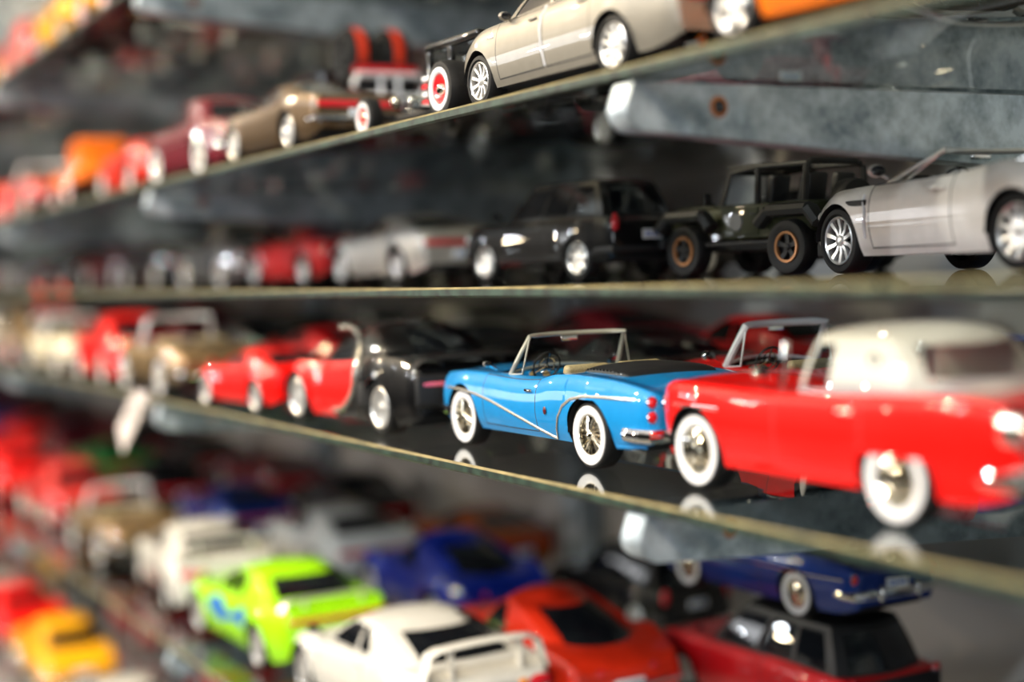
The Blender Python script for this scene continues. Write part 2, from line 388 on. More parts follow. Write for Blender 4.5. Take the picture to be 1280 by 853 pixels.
    for sg, a in ax.items():
        for side in (1, -1):
            Rr = R
            tg, tm, tk = s['_wheel'] if '_wheel' in s else s.setdefault('_wheel', wheel_nodes(s['wheel'], R, wt))
            y = side * (hw * s.get('track', .955) - wt / 2)
            mx = Matrix.Translation((a, y, R)) @ (Matrix.Identity(4) if side > 0 else Matrix.Rotation(pi, 4, 'Z'))
            if ('wn' not in s): s['wn'] = node('wheel', tg, tm, kids=tk)
            nd = dict(s['wn']); nd['mtx'] = mx; T.append(nd)
    # greenhouse
    gh = s.get('gh')
    if gh:
        bx0, bx1, yb = gh['base']; tx0, tx1, yt = gh['top']; zr = gh['z']; bf, br = gh.get('bf', .18), gh.get('br', .12); sb = .04; bul = gh.get('bul', .35)
        crown = gh.get('crown', .07)
        vb = [0, .07, .16, .28, .40, .52, .64, .76, .86, 1]; v0, v1 = gh.get('v', (.07, .86))
        fu = [0, .045] + [.045 + .91 * i / 8 for i in range(1, 8)] + [.955, 1]; ru = [0, gh.get('rm', .07)] + [gh.get('rm', .07) + (1 - 2 * gh.get('rm', .07)) * i / 8 for i in range(1, 8)] + [1 - gh.get('rm', .07), 1]
        wins = gh['win']; su = {0, 1}
        for a, b in wins: su |= {a, b}
        su |= {i / 14 for i in range(15) if all(abs(i / 14 - q) > .02 for q in list(su))}; su = sorted(su)
        cols = [('f', u) for u in fu[:-1]] + [('l', u) for u in su[:-1]] + [('r', u) for u in ru[:-1]] + [('q', 1 - u) for u in reversed(su[1:])]
        def rp_(k, u, p, shr=0):
            ph = p - bul * p * (1 - p) if p < 1 else 1
            F = bx0 + (tx0 - bx0) * ph; Rr = bx1 + (tx1 - bx1) * ph; Y = yb + (yt - yb) * ph
            if k == 'f': y = -Y * (1 - sb) * (1 - 2 * u); return F - bf * (y / Y)**2, y
            if k == 'r': y = Y * (1 - sb) * (1 - 2 * u); return Rr + br * (y / Y)**2, y
            e = (1 - sb)**2; x0, x1 = F - bf * e, Rr + br * e
            if k == 'l': return x0 + (x1 - x0) * u, Y * (1 - sb * (2 * u - 1)**2)
            return x0 + (x1 - x0) * u, -Y * (1 - sb * (2 * u - 1)**2)
        rws = []; zt = zr - crown
        for p in vb:
            r_ = []
            for k, u in cols:
                x, y = rp_(k, u, p); x0, y0 = rp_(k, u, 0); z0 = topz(x0, y0) - .012; r_.append((x, y, z0 + (zt - z0) * p))
            rws.append(r_)
        xm = (tx0 + tx1) / 2; roof = []
        for f_ in (1, .985, .95, .88, .75, .55, .3, .0):
            roof.append([(xm + (x - xm) * f_, y * f_, zt + crown * (1 - f_**2.6)**.8) for x, y, _ in rws[-1]])
        rg = G(); glass = {}
        def kind(i, j):
            p = (vb[i] + vb[i + 1]) / 2; k, u = cols[j]; k2, u2 = cols[(j + 1) % len(cols)]
            if k2 != k: u2 = {'f': 1, 'l': 1, 'r': 1, 'q': 0}[k]
            um = (u + u2) / 2
            if not (v0 < p < v1): return None
            if k == 'f': return 'windshield' if .045 < um < .955 else None
            if k == 'r': return 'rear_window' if (gh.get('rm', .07) < um < 1 - gh.get('rm', .07) and gh.get('rv', (.07, .86))[0] < p < gh.get('rv', (.07, .86))[1]) else None
            for n_, (a, b) in enumerate(wins):
                if a < um < b: return ('side_window', k, n_)
            return None
        rg.grid(rws, cell=lambda i, j: None if kind(i, j) else 0, closed=True); rg.grid(roof, closed=True)
        T.append(node('roof', rg, [s.get('roof_paint', 'PAINT')], angle=50))
        kinds = {kind(i, j) for i in range(len(vb) - 1) for j in range(len(cols))} - {None}
        cx = (bx0 + bx1) / 2
        ins = [[(cx + (x - cx) * .993, y * .988, z - .004) for x, y, z in r_] for r_ in rws]
        for kd in sorted(kinds, key=str):
            q = G(); q.grid(ins, cell=lambda i, j: 0 if kind(i, j) == kd else None, closed=True)
            T.append(node(kd if isinstance(kd, str) else 'side_window', q, [s.get('glass', 'tint')]))
        if cock is None:
            q = G(); q.box((cx, 0, topz(cx, 0) + .02), ((bx0 - bx1) * .5, yb * 1.2, .04), .01)
    cx = dict(W=W, ZS=ZS, ZC=ZC, side_y=side_y, topz=topz, low=low_, hw=hw, ax=ax, xf=xf, xr=xr, s=s)
    for ex in s.get('extras', []): ex(T, cx)
    return T

# ---- add-on parts
def n1(T, name, g, *mats, kids=()): T.append(node(name, g, mats, kids=kids))
def bumper(front=True, z=.42, r=.06, m='chrome', off=.05, guards=0, wrap=.45, flat=.6, span=.98):
    def f(T, c):
        xe = c['xf'] + off if front else c['xr'] - off; sg = 1 if front else -1; Wd = c['W'](xe - sg * .12) * span; g = G(); pts = []
        for i in range(21):
            u = -1 + 2 * i / 20; y = Wd * math.copysign(min(1, abs(u) * 1.22), u) * (1.03 if abs(u) > .8 else 1); bx = xe - sg * (.10 * (u**2)) - sg * wrap * max(0, abs(u) - .8) / .2
            pts.append((bx, y, z))
        g.tube(pts, r, 0, 10, flat=flat)
        for q in range(guards):
            for sd in (-1, 1): g.ball((xe + sg * r * .3, sd * Wd * (.45 + .2 * q), z + .02), (r * .9, r * .8, r * 1.9), 0, 12)
        n1(T, 'bumper', g, m)
    return f
def lights(pos, r, m, front=False, name='tail_light', ring=True, flat=.5):
    def f(T, c):
        for (x, y, z) in pos:
            for sd in (-1, 1):
                rr = r if isinstance(r, tuple) else (r * flat, r, r)
                g = G(); g.ball((x, sd * y, z), rr, 0, 14); kd = []
                if ring:
                    h = G(); h.tube([(x, sd * y + rr[1] * 1.02 * cos(a * pi / 8), z + rr[2] * 1.02 * sin(a * pi / 8)) for a in range(16)], rr[2] * .14, 0, 6, closed=True); kd = [node('bezel', h, ['chrome'])]
                n1(T, name, g, m, kids=kd)
    return f
def plate(z, x=None, front=False, w=.42, h=.16):
    def f(T, c):
        xx = x if x is not None else c['xr'] - .03
        g = G(); g.box((xx, 0, z), (.02, w, h), .008); l = G()
        for k, yy in enumerate((-.13, -.08, -.03, .04, .09, .14)): l.box((xx - .012, yy * w / .42, z), (.004, .022, h * .5))
        n1(T, 'licence_plate', g, 'plate', kids=[node('plate_lettering', l, ['decal_blue'])])
    return f
def mirrors(x, z, m='PAINT', y=None, sz=.07, stalk=True):
    def f(T, c):
        for sd in (-1, 1):
            yy = (y or c['side_y'](x, c['ZS'](x))) + .11
            g = G(); g.ball((x, sd * yy, z), (sz * .6, sz * 1.25, sz * .8), 0, 12); g.tube([(x, sd * (yy - .14), z - .08), (x, sd * (yy - .03), z - .02)], .02, 0, 6)
            q = G(); q.ball((x - sz * .45, sd * yy, z), (sz * .2, sz * 1.05, sz * .65), 0, 10); n1(T, 'door_mirror', g, m, kids=[node('mirror_glass', q, ['tint'])])
    return f
def grille(x, z, w, h, m='dark', bars=5, bm='chrome'):
    def f(T, c):
        g = G(); g.box((x, 0, z), (.04, w, h), .015); b = G()
        for k in range(bars): b.box((x + .02, 0, z - h / 2 + h * (k + .5) / bars), (.03, w * .96, h / bars * .35), .004)
        n1(T, 'grille', g, m, kids=[node('grille_bars', b, [bm])] if bars else [])
    return f
def side_trim(pts, r=.016, m='light_trim', name='side_trim', lift=.004):
    def f(T, c):
        fz = pchip(pts); x0, x1 = pts[0][0], pts[-1][0]; n = 30
        for sd in (-1, 1):
            g = G(); g.tube([(x0 + (x1 - x0) * i / n, sd * (c['side_y'](x0 + (x1 - x0) * i / n, fz(x0 + (x1 - x0) * i / n)) + lift), fz(x0 + (x1 - x0) * i / n)) for i in range(n + 1)], r, 0, 6, flat=.6); n1(T, name, g, m)
    return f
def path_trim(P, r=.016, m='light_trim', name='side_trim', lift=.004):
    def f(T, c):
        for sd in (-1, 1):
            g = G(); g.tube([(x, sd * (c['side_y'](x, z) + lift), z) for x, z in P], r, 0, 6, flat=.6); n1(T, name, g, m)
    return f
def spoiler(x, z0, z1, w, ch=.22, m='PAINT', arch=.06, posts=True, thick=.045):
    def f(T, c):
        g = G(); rows = []
        for i in range(17):
            u = -1 + 2 * i / 16; y = u * w; zz = z1 - arch * u**2 - (z1 - z0) * max(0, abs(u) - .86) / .14; a = []
            for k in range(10): t = 2 * pi * k / 10; a.append((x + ch / 2 * cos(t) + .06 * abs(u)**3, y * (1 + .0), zz + thick / 2 * sin(t)))
            rows.append(a)
        g.grid(rows, closed=True); g.add(rows[0], [tuple(range(10))]); g.add(rows[-1], [tuple(range(9, -1, -1))])
        if posts:
            for sd in (-1, 1): g.box((x, sd * w * .55, (z0 + z1) / 2 - .02), (ch * .6, .03, z1 - z0), .01)
        n1(T, 'rear_spoiler', g, m)
    return f
def tailband(z, h, w, m='lens_red', x=None):
    def f(T, c):
        xx = (x if x is not None else c['xr'] - .012); g = G(); pts = [(xx + .03 * (i / 6)**4 if 1 else xx, w * i / 6, z) for i in range(-6, 7)]
        g.tube(pts, h / 2, 0, 8, flat=.5); n1(T, 'tail_light_band', g, m)
    return f
def vent(x, z, w, h, m='dark', name='side_vent'):
    def f(T, c):
        for sd in (-1, 1):
            g = G(); y = c['side_y'](x, z); g.box((x, sd * (y - .005), z), (w, .03, h), .012); n1(T, name, g, m)
    return f
def decal(x0, x1, z0, z1, m, name='side_decal', shape=None):
    def f(T, c):
        for sd in (-1, 1):
            rows = []
            for i in range(13):
                x = x0 + (x1 - x0) * i / 12; a = []
                for j in range(6):
                    k = j / 5; lo = z0 + (shape(i / 12)[0] if shape else 0) * (z1 - z0); hi = z0 + (shape(i / 12)[1] if shape else 1) * (z1 - z0); z = lo + (hi - lo) * k; a.append((x, sd * (c['side_y'](x, z) + .006), z))
                rows.append(a)
            g = G(); g.grid(rows); n1(T, name, g, m)
    return f
def exhaust(y=.5, z=.24, r=.045, n=1):
    def f(T, c):
        for sd in (-1, 1):
            g = G(); g.lathe([(r * .7, .05), (r * .8, -.08), (r, -.08), (r, .15)], 0, 14, (c['xr'] + .02, sd * y, z), 'x'); n1(T, 'exhaust_tip', g, 'chrome')
    return f
def seat(T, x, y, z, m, h=.55, w=.5):
    g = G(); g.box((x, y, z + .08), (.5, w, .16), .05); g.box((x - .26, y, z + .08 + h / 2), (.14, w, h), .05, rot=-.2); n1(T, 'seat', g, m)
def steering(T, x, y, z, m='dark', R=.19):
    g = G(); a = radians(25); C = Vector((x, y, z)); U = Vector((-sin(a), 0, cos(a))) ; V = Vector((0, 1, 0)); Nn = Vector((cos(a), 0, sin(a)))
    g.tube([C + (U * sin(t * pi / 12) + V * cos(t * pi / 12)) * R for t in range(24)], .014, 0, 6, closed=True)
    g.tube([C, C + Nn * .45 - Vector((0, 0, .25))], .02, 0, 6)
    h = G(); h.tube([C + (U * sin(t * pi / 8) + V * cos(t * pi / 8)) * R * .6 for t in range(16)], .008, 0, 6, closed=True)
    for t in (0, 120, 240): h.tube([C, C + (U * sin(radians(t - 30)) + V * cos(radians(t - 30))) * R], .010, 0, 5)
    h.ball(C, .035, 0, 8); n1(T, 'steering_wheel', g, m, kids=[node('horn_ring', h, ['chrome'])])
def open_cockpit(sx, fr_r=.028, wheel_z=.12, cover=None, seatm='tan', tub='dark', ws=None, wheelm='dark', frame='chrome', seats=None, belt=True):
    """tub, seats, dashboard, wheel, windscreen ws=(base x, top x, base half width, top half width, top z)"""
    def f(T, c):
        x0, x1 = c['s']['cockpit']; zc = c['ZS']((x0 + x1) / 2); sc = c['s'].get('cock_s', .2)
        g = G(); ins = .985; fz = c['low'](0) + .14
        rows = []
        for i in range(9):
            x = x0 + (x1 - x0) * i / 8; y = c['W'](x) * .89 * (1 - sc); zt = c['topz'](x, y) ; rows.append([(x, y, zt), (x, y * .97, fz), (x, 0, fz), (x, -y * .97, fz), (x, -y, zt)])
        g.grid(rows)
        for r_, s_ in ((rows[0], 1), (rows[-1], -1)):
            xx = r_[0][0]; zt = c['topz'](xx, 0); g.add([r_[0], r_[1], r_[3], r_[4], (xx, 0, zt)], [(0, 1, 2, 3, 4)])
        n1(T, 'cockpit_tub', g, tub)
        for sx_ in (sx if isinstance(sx, (list, tuple)) else [sx]):
            for sd in (-1, 1): seat(T, sx_, sd * .38, fz + .05, seatm, h=(seats or .60), w=.62)
        d = G(); d.box((x1 - .14, 0, zc - .03), (.24, c['W'](x1) * 1.45, .14), .05); q = G()
        for yy in (.25, .45, -.2): q.lathe([(.001, 0), (.05, 0), (.055, .02)], 0, 14, (x1 - .27, yy, zc - .01), 'x')
        n1(T, 'dashboard', d, 'PAINT' if belt else 'dark', kids=[node('gauges', q, ['chrome'])])
        steering(T, x1 - .54, .40, zc + wheel_z, wheelm)
        if ws:
            bx, tx, yb, yt, zt = ws; zbk = lambda y: c['topz'](bx, y) - .01
            def pt(u, v):
                y = (yb + (yt - yb) * v) * u; z0 = zbk(y if abs(y) < yb else yb); return (bx + (tx - bx) * v - (.22 * abs(u)**2.2), y, z0 + (zt - z0) * v)
            gl = G(); gl.grid([[pt(-1 + 2 * i / 14, v) for i in range(15)] for v in (0, .25, .5, .75, 1)]); n1(T, 'windshield', gl, 'car_glass')
            fr = G(); top = [pt(-1 + 2 * i / 14, 1) for i in range(15)]; fr.tube([pt(-1, 0), pt(-1, .5)] + top + [pt(1, .5), pt(1, 0)], fr_r, 0, 8)
            fr.tube([pt(-1 + 2 * i / 14, .02) for i in range(15)], .02, 0, 6)
            mr = G(); mr.box((pt(0, .85)[0] - .06, 0, pt(0, .85)[2]), (.03, .24, .07), .012); mr.tube([pt(0, 1), (pt(0, .85)[0] - .04, 0, pt(0, .85)[2])], .01, 0, 5)
            n1(T, 'windshield_frame', fr, frame); n1(T, 'rear_view_mirror', mr, 'chrome')
            for sd in (-1, 1):   # small quarter lights behind the screen posts
                a = pt(sd, 0); b = pt(sd, 1); cpt = (a[0] - .30, a[1], a[2] + .02); v = G(); v.add([a, b, cpt], [(0, 1, 2)]); f2 = G(); f2.tube([b, cpt, a], .012, 0, 6)
                n1(T, 'quarter_light', v, 'car_glass', kids=[node('quarter_light_frame', f2, [frame])])
        if cover:
            cx0, cx1, hh = cover; g = G(); rows = []; Wd = c['W']((cx0 + cx1) / 2) * .66
            for i in range(15):
                u = i / 14; x = cx0 + (cx1 - cx0) * u; k = (1 - (2 * u - 1)**4)**.5 if 0 < u < 1 else 0
                rows.append([(x, Wd * cos(pi * j / 14) * (.9 + .1 * k), c['topz'](x, Wd * cos(pi * j / 14)) - .01 + hh * k * sin(pi * j / 14)**.45) for j in range(15)])
            g.grid(rows); st = G()
            for i in range(2, 13):
                for j in (1, 13): st.ball(tuple(a + b for a, b in zip(rows[i][j], (0, .006 * (1 if j == 1 else -1), .0))), .012, 0, 6)
            n1(T, 'folded_top_cover', g, 'leather', kids=[node('press_studs', st, ['chrome'])])
    return f
def tunnel_light_front(z, y, x, r=.10): return lights([(x, y, z)], r, 'lens_white', name='headlight')

# ------------------------------------------------------------------ car designs
SP = {}
def design(name, **k): SP[name] = k
P1 = [(-2.8, .80), (-2.4, .90), (-1.5, .985), (0, 1), (1.5, .98), (2.1, .92), (2.5, .86)]
# two-tone fifties convertible (the sharp blue one)
def arc_pts():
    P = [(1.78 - .0, .74), (2.25, .72)]; return P
sweep = [(2.30, .735), (1.9, .76), (1.5, .755), (1.1, .72), (.7, .655), (.3, .57), (-.1, .475), (-.5, .37), (-.80, .29)]
loop = [(-.80, .29), (-.86, .42), (-.93, .56), (-1.06, .70), (-1.24, .79), (-1.5, .835), (-1.9, .845), (-2.3, .84), (-2.6, .83)]
def blue_extras(T, c):
    em = G()
    for sd in (1, -1): em.ball((-.66, sd * (c['side_y'](-.66, .62) + .01), .62), (.035, .012, .05), 0, 8)
    n1(T, 'side_emblem', em, 'maroon_enamel')
mat('frame_cream', (.62, .60, .50), .3, .3, coat=.8)
mat('maroon_enamel', (.10, .01, .015), .3, coat=.8)
design('cruiser', w=1.98, wb=3.1, R=.39, front=2.36, rear=-2.66, sill=.27, n=84, wheel='wire', tyre_w=.24, arch=.44, rear_arch_top=.80, track=.945,
       shoulder=[(-2.66, .90), (-2.4, .96), (-1.9, 1.03), (-1.2, 1.06), (-.75, 1.04), (-.35, .97), (.1, .955), (.9, .98), (1.6, .985), (2.1, .95), (2.42, .88)],
       centre=[(-2.66, .86), (-2.3, 1.0), (-1.7, 1.09), (-1.2, 1.10), (.9, 1.06), (1.5, 1.05), (2.1, .98), (2.42, .84)], plan=P1,
       doors=[(-.42, .92)], hood=(1.02, 2.15), trunk=(-2.45, -1.75), cockpit=(-1.05, .80), cock_s=.12, paint2='PAINT', handle='chrome',
       extras=[bumper(False, .45, .075, guards=1, off=.07, wrap=.42, span=1.06), bumper(True, .45, .06, guards=1, off=.07, wrap=.4, span=1.04),
               lights([(-2.63, .80, .82), (-2.64, .81, .66)], .062, 'lens_red'), lights([(2.36, .70, .72)], .11, 'lens_white', name='headlight'),
               path_trim(sweep, .019), path_trim(loop, .019), side_trim([(-2.5, .31), (-2, .30)], .01, 'PAINT', 'sill_lip'),
               open_cockpit([-.35], cover=(-1.95, -.95, .085), ws=(.70, .36, .80, .70, 1.47), seatm='tan', frame='frame_cream', seats=.60), plate(.62, -2.69), grille(2.43, .58, 1.3, .22, bars=9), mirrors(.75, 1.12, 'chrome', sz=.05), blue_extras])
# fifties two-seater with white hard top (big red one)
def bird_extras(T, c):
    for sd in (-1, 1):
        g = G(); g.lathe([(.001, -.07), (.08, -.07), (.13, -.03), (.15, .02), (.15, .10)], 0, 18, (-2.44, sd * .72, .84), 'x')
        r = G(); r.ball((-2.50, sd * .72, .84), (.05, .09, .09), 0, 12); n1(T, 'tail_light_pod', g, 'chrome', kids=[node('lens', r, ['lens_red'])])
        g = G(); g.lathe([(.001, -.12), (.09, -.10), (.12, 0), (.12, .1)], 0, 16, (-2.52, sd * .62, .50), 'x'); n1(T, 'bumper_exhaust_pod', g, 'chrome')
        g = G(); g.box((.10, sd * .79, 1.20), (.06, .04, .44), .015, rot=-.16); n1(T, 'window_post', g, 'chrome')
        e = G(); e.tube([(-.95 + .05 * cos(k * pi / 8), sd * .735, 1.28 + .05 * sin(k * pi / 8)) for k in range(16)], .012, 0, 6, closed=True); n1(T, 'roof_emblem', e, 'chrome')
design('bird', w=1.85, wb=2.6, R=.37, front=1.93, rear=-2.42, sill=.26, n=74, wheel='cap', tyre_w=.24, arch=.42, rear_arch_top=.56, track=.95,
       shoulder=[(-2.30, 1.00), (-2.0, 1.045), (-1.3, 1.03), (-.5, .99), (.3, .97), (1.0, .99), (1.6, 1.0), (1.85, .97), (1.93, .92)],
       centre=[(-2.30, .88), (-2.0, .99), (-1.2, 1.03), (.8, 1.05), (1.4, 1.06), (1.8, 1.0), (1.93, .86)], plan=[(-2.42, .90), (-1.8, .96), (0, 1), (1.5, .98), (1.93, .92)],
       prof=[(0, .93), (.25, .97), (.6, 1), (.85, .99), (.96, .96), (1, .91)], doors=[(-.95, .12)], hood=(.30, 1.80), trunk=(-2.25, -1.75), cockpit=(-1.4, .02), cock_s=.14, handle='chrome', glass='car_glass', roof_paint='ivory',
       gh=dict(base=(.06, -1.62, .80), top=(-.10, -1.30, .67), z=1.56, bf=.12, br=.28, win=[(.05, .30)], bul=.5, crown=.10, rm=.10, v=(.07, .86), rv=(.28, .86)),
       extras=[bumper(False, .47, .085, guards=1, off=.10), bumper(True, .45, .05, guards=0, off=.03), bird_extras, lights([(1.88, .70, .76)], .12, 'lens_white', name='headlight'), grille(1.91, .52, 1.1, .2, bars=6),
               open_cockpit([-.8], seatm='red_trim', tub='dark', seats=.5), side_trim([(.9, .78), (1.6, .79)], .014, 'chrome'), mirrors(.22, 1.15, 'chrome', sz=.075), plate(.70, -2.45)])
# other open tourer (red, chrome screen)
design('roadster', w=1.85, wb=2.7, R=.36, front=2.15, rear=-2.3, sill=.25, n=64, wheel='wire', tyre_w=.2, arch=.41,
       shoulder=[(-2.3, .78), (-1.8, .90), (-1.2, .96), (-.5, .90), (.4, .92), (1.2, .96), (1.8, .90), (2.15, .78)], centre=[(-2.3, .76), (-1.6, .96), (-1.0, 1.0), (.7, 1.04), (1.4, 1.03), (2.15, .78)], plan=[(-2.3, .80), (-1.4, .98), (0, 1), (1.4, .97), (2.15, .84)],
       doors=[(-.45, .6)], hood=(.85, 1.9), cockpit=(-1.0, .62), cock_s=.15, handle='chrome',
       extras=[bumper(False, .45, .06), bumper(True, .42, .06), open_cockpit([-.35], fr_r=.048, ws=(.72, .42, .74, .64, 1.47), seatm='tan', seats=.55, frame='white_trim'), mirrors(.60, 1.10, 'chrome', sz=.085), lights([(2.1, .66, .68)], .10, 'lens_white', name='headlight'), lights([(-2.22, .68, .68)], .06, 'lens_red'), side_trim([(-2.1, .55), (2.0, .55)], .012, 'chrome')])
# low two-tone hypercar with a C shaped side line
def hyper_extras(T, c):
    for sd in (-1, 1):
        g = G(); pts = []
        for i in range(29):
            a = radians(78 + i * 190 / 28); x = .25 + .86 * cos(a); z = .80 + (.60 if sin(a) > 0 else .56) * sin(a)
            y = c['side_y'](x, z) if z < c['ZS'](x) - .03 else .84 - .27 * ((z - .92) / .50) + .05
            pts.append((x, sd * (min(y, c['side_y'](x, .75)) + .012), z))
        g.tube(pts, .035, 0, 8); n1(T, 'side_arc', g, 'light_trim')
    g = G(); g.box((-2.20, 0, .62), (.10, 1.75, .42), .05); n1(T, 'rear_panel', g, 'dark')
design('hyper', w=2.04, wb=2.71, R=.37, front=2.05, rear=-2.22, sill=.14, n=80, wheel='twin', tyre_w=.3, arch=.40, flare=.05, two_tone=lambda x, z: x < .25 - .86 * sqrt(max(0, 1 - ((z - .80) / (.56 if z < .8 else .60))**2)), paint2='paint_black', roof_paint='paint_black',
       shoulder=[(-2.22, .90), (-1.8, 1.02), (-1.3, 1.06), (-.6, .98), (.3, .92), (1.3, .90), (1.7, .74), (2.05, .52)], centre=[(-2.22, .92), (-1.6, 1.06), (-.8, 1.05), (.8, .88), (1.4, .74), (1.8, .62), (2.05, .46)], plan=[(-2.22, .90), (-1.4, 1), (-.4, .94), (.6, .92), (1.35, .98), (1.8, .86), (2.05, .66)],
       doors=[(-.45, .75)], nose_r=.3, gh=dict(base=(1.05, -1.55, .84), top=(.15, -.85, .56), z=1.48, bf=.42, br=.3, win=[(.08, .46)], bul=.6, crown=.08, rm=.22),
       extras=[hyper_extras, tailband(.70, .055, .78, 'lens_pinkred', x=-2.27), spoiler(-2.12, .94, 1.02, .84, .22, 'dark', .02), vent(-.92, .52, .32, .30), exhaust(.2, .32, .07), lights([(1.85, .68, .60)], (.12, .14, .04), 'lens_white', name='headlight', ring=False), grille(2.03, .38, .5, .24, bars=0), mirrors(.75, .98, 'paint_black', sz=.07), plate(.42, -2.26)])
mat('lens_pinkred', (.75, .12, .20), .15, coat=1)
# modern fastback coupes
def coupe(name, **k):
    d = dict(w=1.85, wb=2.6, R=.34, front=2.15, rear=-2.15, sill=.18, n=60, wheel='five', tyre_w=.25, arch=.385, flare=.03,
             shoulder=[(-2.15, .86), (-1.8, .96), (-1.2, .97), (-.3, .92), (.6, .88), (1.3, .84), (1.8, .70), (2.15, .52)], centre=[(-2.15, .88), (-1.7, 1.0), (-.8, 1.0), (.8, .94), (1.4, .84), (1.9, .66), (2.15, .50)],
             plan=[(-2.15, .86), (-1.4, .99), (0, .97), (1.3, .99), (1.8, .88), (2.15, .68)], doors=[(-.55, .75)], hood=(.95, 1.85),
             gh=dict(base=(.95, -1.85, .80), top=(.20, -.75, .58), z=1.27, bf=.30, br=.20, win=[(.06, .40), (.43, .58)], bul=.45, rm=.10),
             extras=[tailband(.70, .10, .74), plate(.50), exhaust(), mirrors(.70, .98), lights([(1.92, .66, .62)], (.14, .15, .07), 'lens_white', name='headlight', ring=False), grille(2.14, .34, 1.0, .16, bars=0)])
    ex = k.pop('more', []); gh = k.pop('ghx', None)
    d.update(k); d['extras'] = d['extras'] + ex
    if gh: d['gh'] = {**d['gh'], **gh}
    design(name, **d)
coupe('sport')
coupe('wing_coupe', front=2.0, nose_r=.42, wheel='star', more=[spoiler(-2.0, .92, 1.27, .80, .24, 'PAINT', .06, thick=.055)], extras=[plate(.45), exhaust(), mirrors(.78, 1.0, 'dark'), lights([(-2.13, .62, .74)], (.05, .17, .08), 'lens_red', ring=False), lights([(-2.16, .40, .74)], (.03, .07, .07), 'lens_amber', ring=False, name='indicator_light'), lights([(1.70, .60, .66)], (.14, .15, .07), 'lens_white', name='headlight', ring=False)],
      ghx=dict(base=(1.0, -1.72, .80), top=(.30, -.70, .60), z=1.31, win=[(.06, .42), (.45, .60)], rm=.12))
coupe('tuner', wheel='five', more=[decal(-.9, .7, .42, .80, 'decal_blue', shape=lambda u: (.25 + .3 * sin(u * 7) * u, .75 + .25 * sin(u * 9 + 1))), spoiler(-2.0, .96, 1.08, .78, .16, 'alloy', .03, thick=.035)],
      extras=[tailband(.80, .07, .74), plate(.50), exhaust(), mirrors(.75, 1.0), lights([(1.92, .66, .62)], (.14, .15, .07), 'lens_white', name='headlight', ring=False)],
      shoulder=[(-2.15, .92), (-1.8, .97), (-1.2, .95), (-.3, .90), (.6, .87), (1.3, .83), (1.8, .72), (2.15, .56)], ghx=dict(base=(1.0, -1.6, .78), top=(.25, -.85, .58), z=1.30, rm=.09))
coupe('grand_tourer', w=1.88, wb=2.74, front=2.25, rear=-2.2, R=.35, wheel='ten', doors=[(-.50, .78)], hood=(1.05, 1.9), n=72,
      shoulder=[(-2.2, .86), (-1.8, .95), (-1.2, .985), (-.6, .93), (.5, .90), (1.3, .87), (1.8, .76), (2.25, .55)], centre=[(-2.2, .88), (-1.6, 1.0), (-.8, .98), (.8, .95), (1.4, .90), (1.9, .74), (2.25, .54)],
      cockpit=(-1.0, .62), cock_s=.16, gh=None, extras=[open_cockpit([-.35], wheel_z=-.08, cover=(-1.6, -.95, .05), ws=(.85, .15, .78, .62, 1.17), seatm='leather', frame='alloy', seats=.38, belt=False), mirrors(.62, 1.02, 'PAINT', sz=.085), vent(1.0, .72, .34, .06), path_trim([(.86, .36), (.85, .5), (.84, .62), (.87, .75), (.87, .80)], .02, 'white_trim'), tailband(.7, .09, .7), plate(.5), lights([(1.98, .62, .62)], (.12, .09, .07), 'alloy', name='headlight', ring=False), exhaust(), lights([(-.28, .95, .80)], (.07, .012, .02), 'alloy', ring=False, name='door_pull')])
coupe('short', front=1.62, shoulder=[(-2.15, .86), (-1.8, .96), (-1.2, .97), (-.3, .92), (.6, .90), (1.3, .88), (1.62, .72)], centre=[(-2.15, .88), (-1.7, 1.0), (-.8, 1.0), (.8, .94), (1.3, .88), (1.62, .70)], plan=[(-2.15, .86), (-1.4, .99), (0, .97), (1.2, .99), (1.62, .86)], hood=None, extras=[mirrors(.70, .98), lights([(1.58, .66, .70)], .08, 'lens_white', name='headlight'), tailband(.7, .1, .74)])
coupe('sting', wheel='star', shoulder=[(-2.15, .78), (-1.8, .88), (-1.25, .98), (-.4, .82), (.4, .82), (1.25, .92), (1.75, .80), (2.15, .60)], centre=[(-2.15, .72), (-1.7, .88), (-.8, .92), (.6, .90), (1.4, .86), (2.15, .58)], flare=.05,
      ghx=dict(base=(.80, -1.75, .72), top=(.20, -.55, .54), z=1.38, br=.45, win=[(.07, .45)], rm=.14, crown=.10), doors=[(-.5, .65)],
      extras=[lights([(-2.10, .62, .66), (-2.12, .38, .66)], .065, 'lens_red'), plate(.50), bumper(False, .50, .035), mirrors(.62, .98, 'chrome', sz=.05), lights([(-1.2, .0001, .90)], (.10, .10, .02), 'dark', ring=False, name='fuel_cap')])
coupe('sedan', w=1.88, wb=2.97, front=2.15, rear=-2.45, R=.325, wheel='ten', arch=.365, n=80, doors=[(-1.10, -.12), (-.06, .98)], handle='PAINT', sill=.20,
      shoulder=[(-2.45, .94), (-1.9, 1.03), (-.8, 1.01), (.6, .97), (1.3, .94), (1.85, .84), (2.15, .66)], centre=[(-2.45, .96), (-1.9, 1.06), (-1.2, 1.04), (1.0, 1.02), (1.5, .98), (1.9, .84), (2.15, .66)], plan=[(-2.45, .84), (-1.6, .98), (0, 1), (1.4, .98), (2.0, .88), (2.35, .68)],
      gh=dict(base=(1.15, -1.75, .80), top=(.40, -1.0, .60), z=1.48, bf=.25, br=.2, win=[(.05, .40), (.43, .72), (.75, .84)], bul=.45),
      more=[vent(1.12, .80, .16, .045, 'alloy'), path_trim([(-.10, .30), (-.10, .5), (-.08, .7), (-.10, .85), (-.14, .97)], .016, 'white_trim', 'door_edge_tape'), side_trim([(-2.2, 1.0), (-1, .98), (.9, .945)], .008, 'chrome', 'belt_trim')], hood=None)
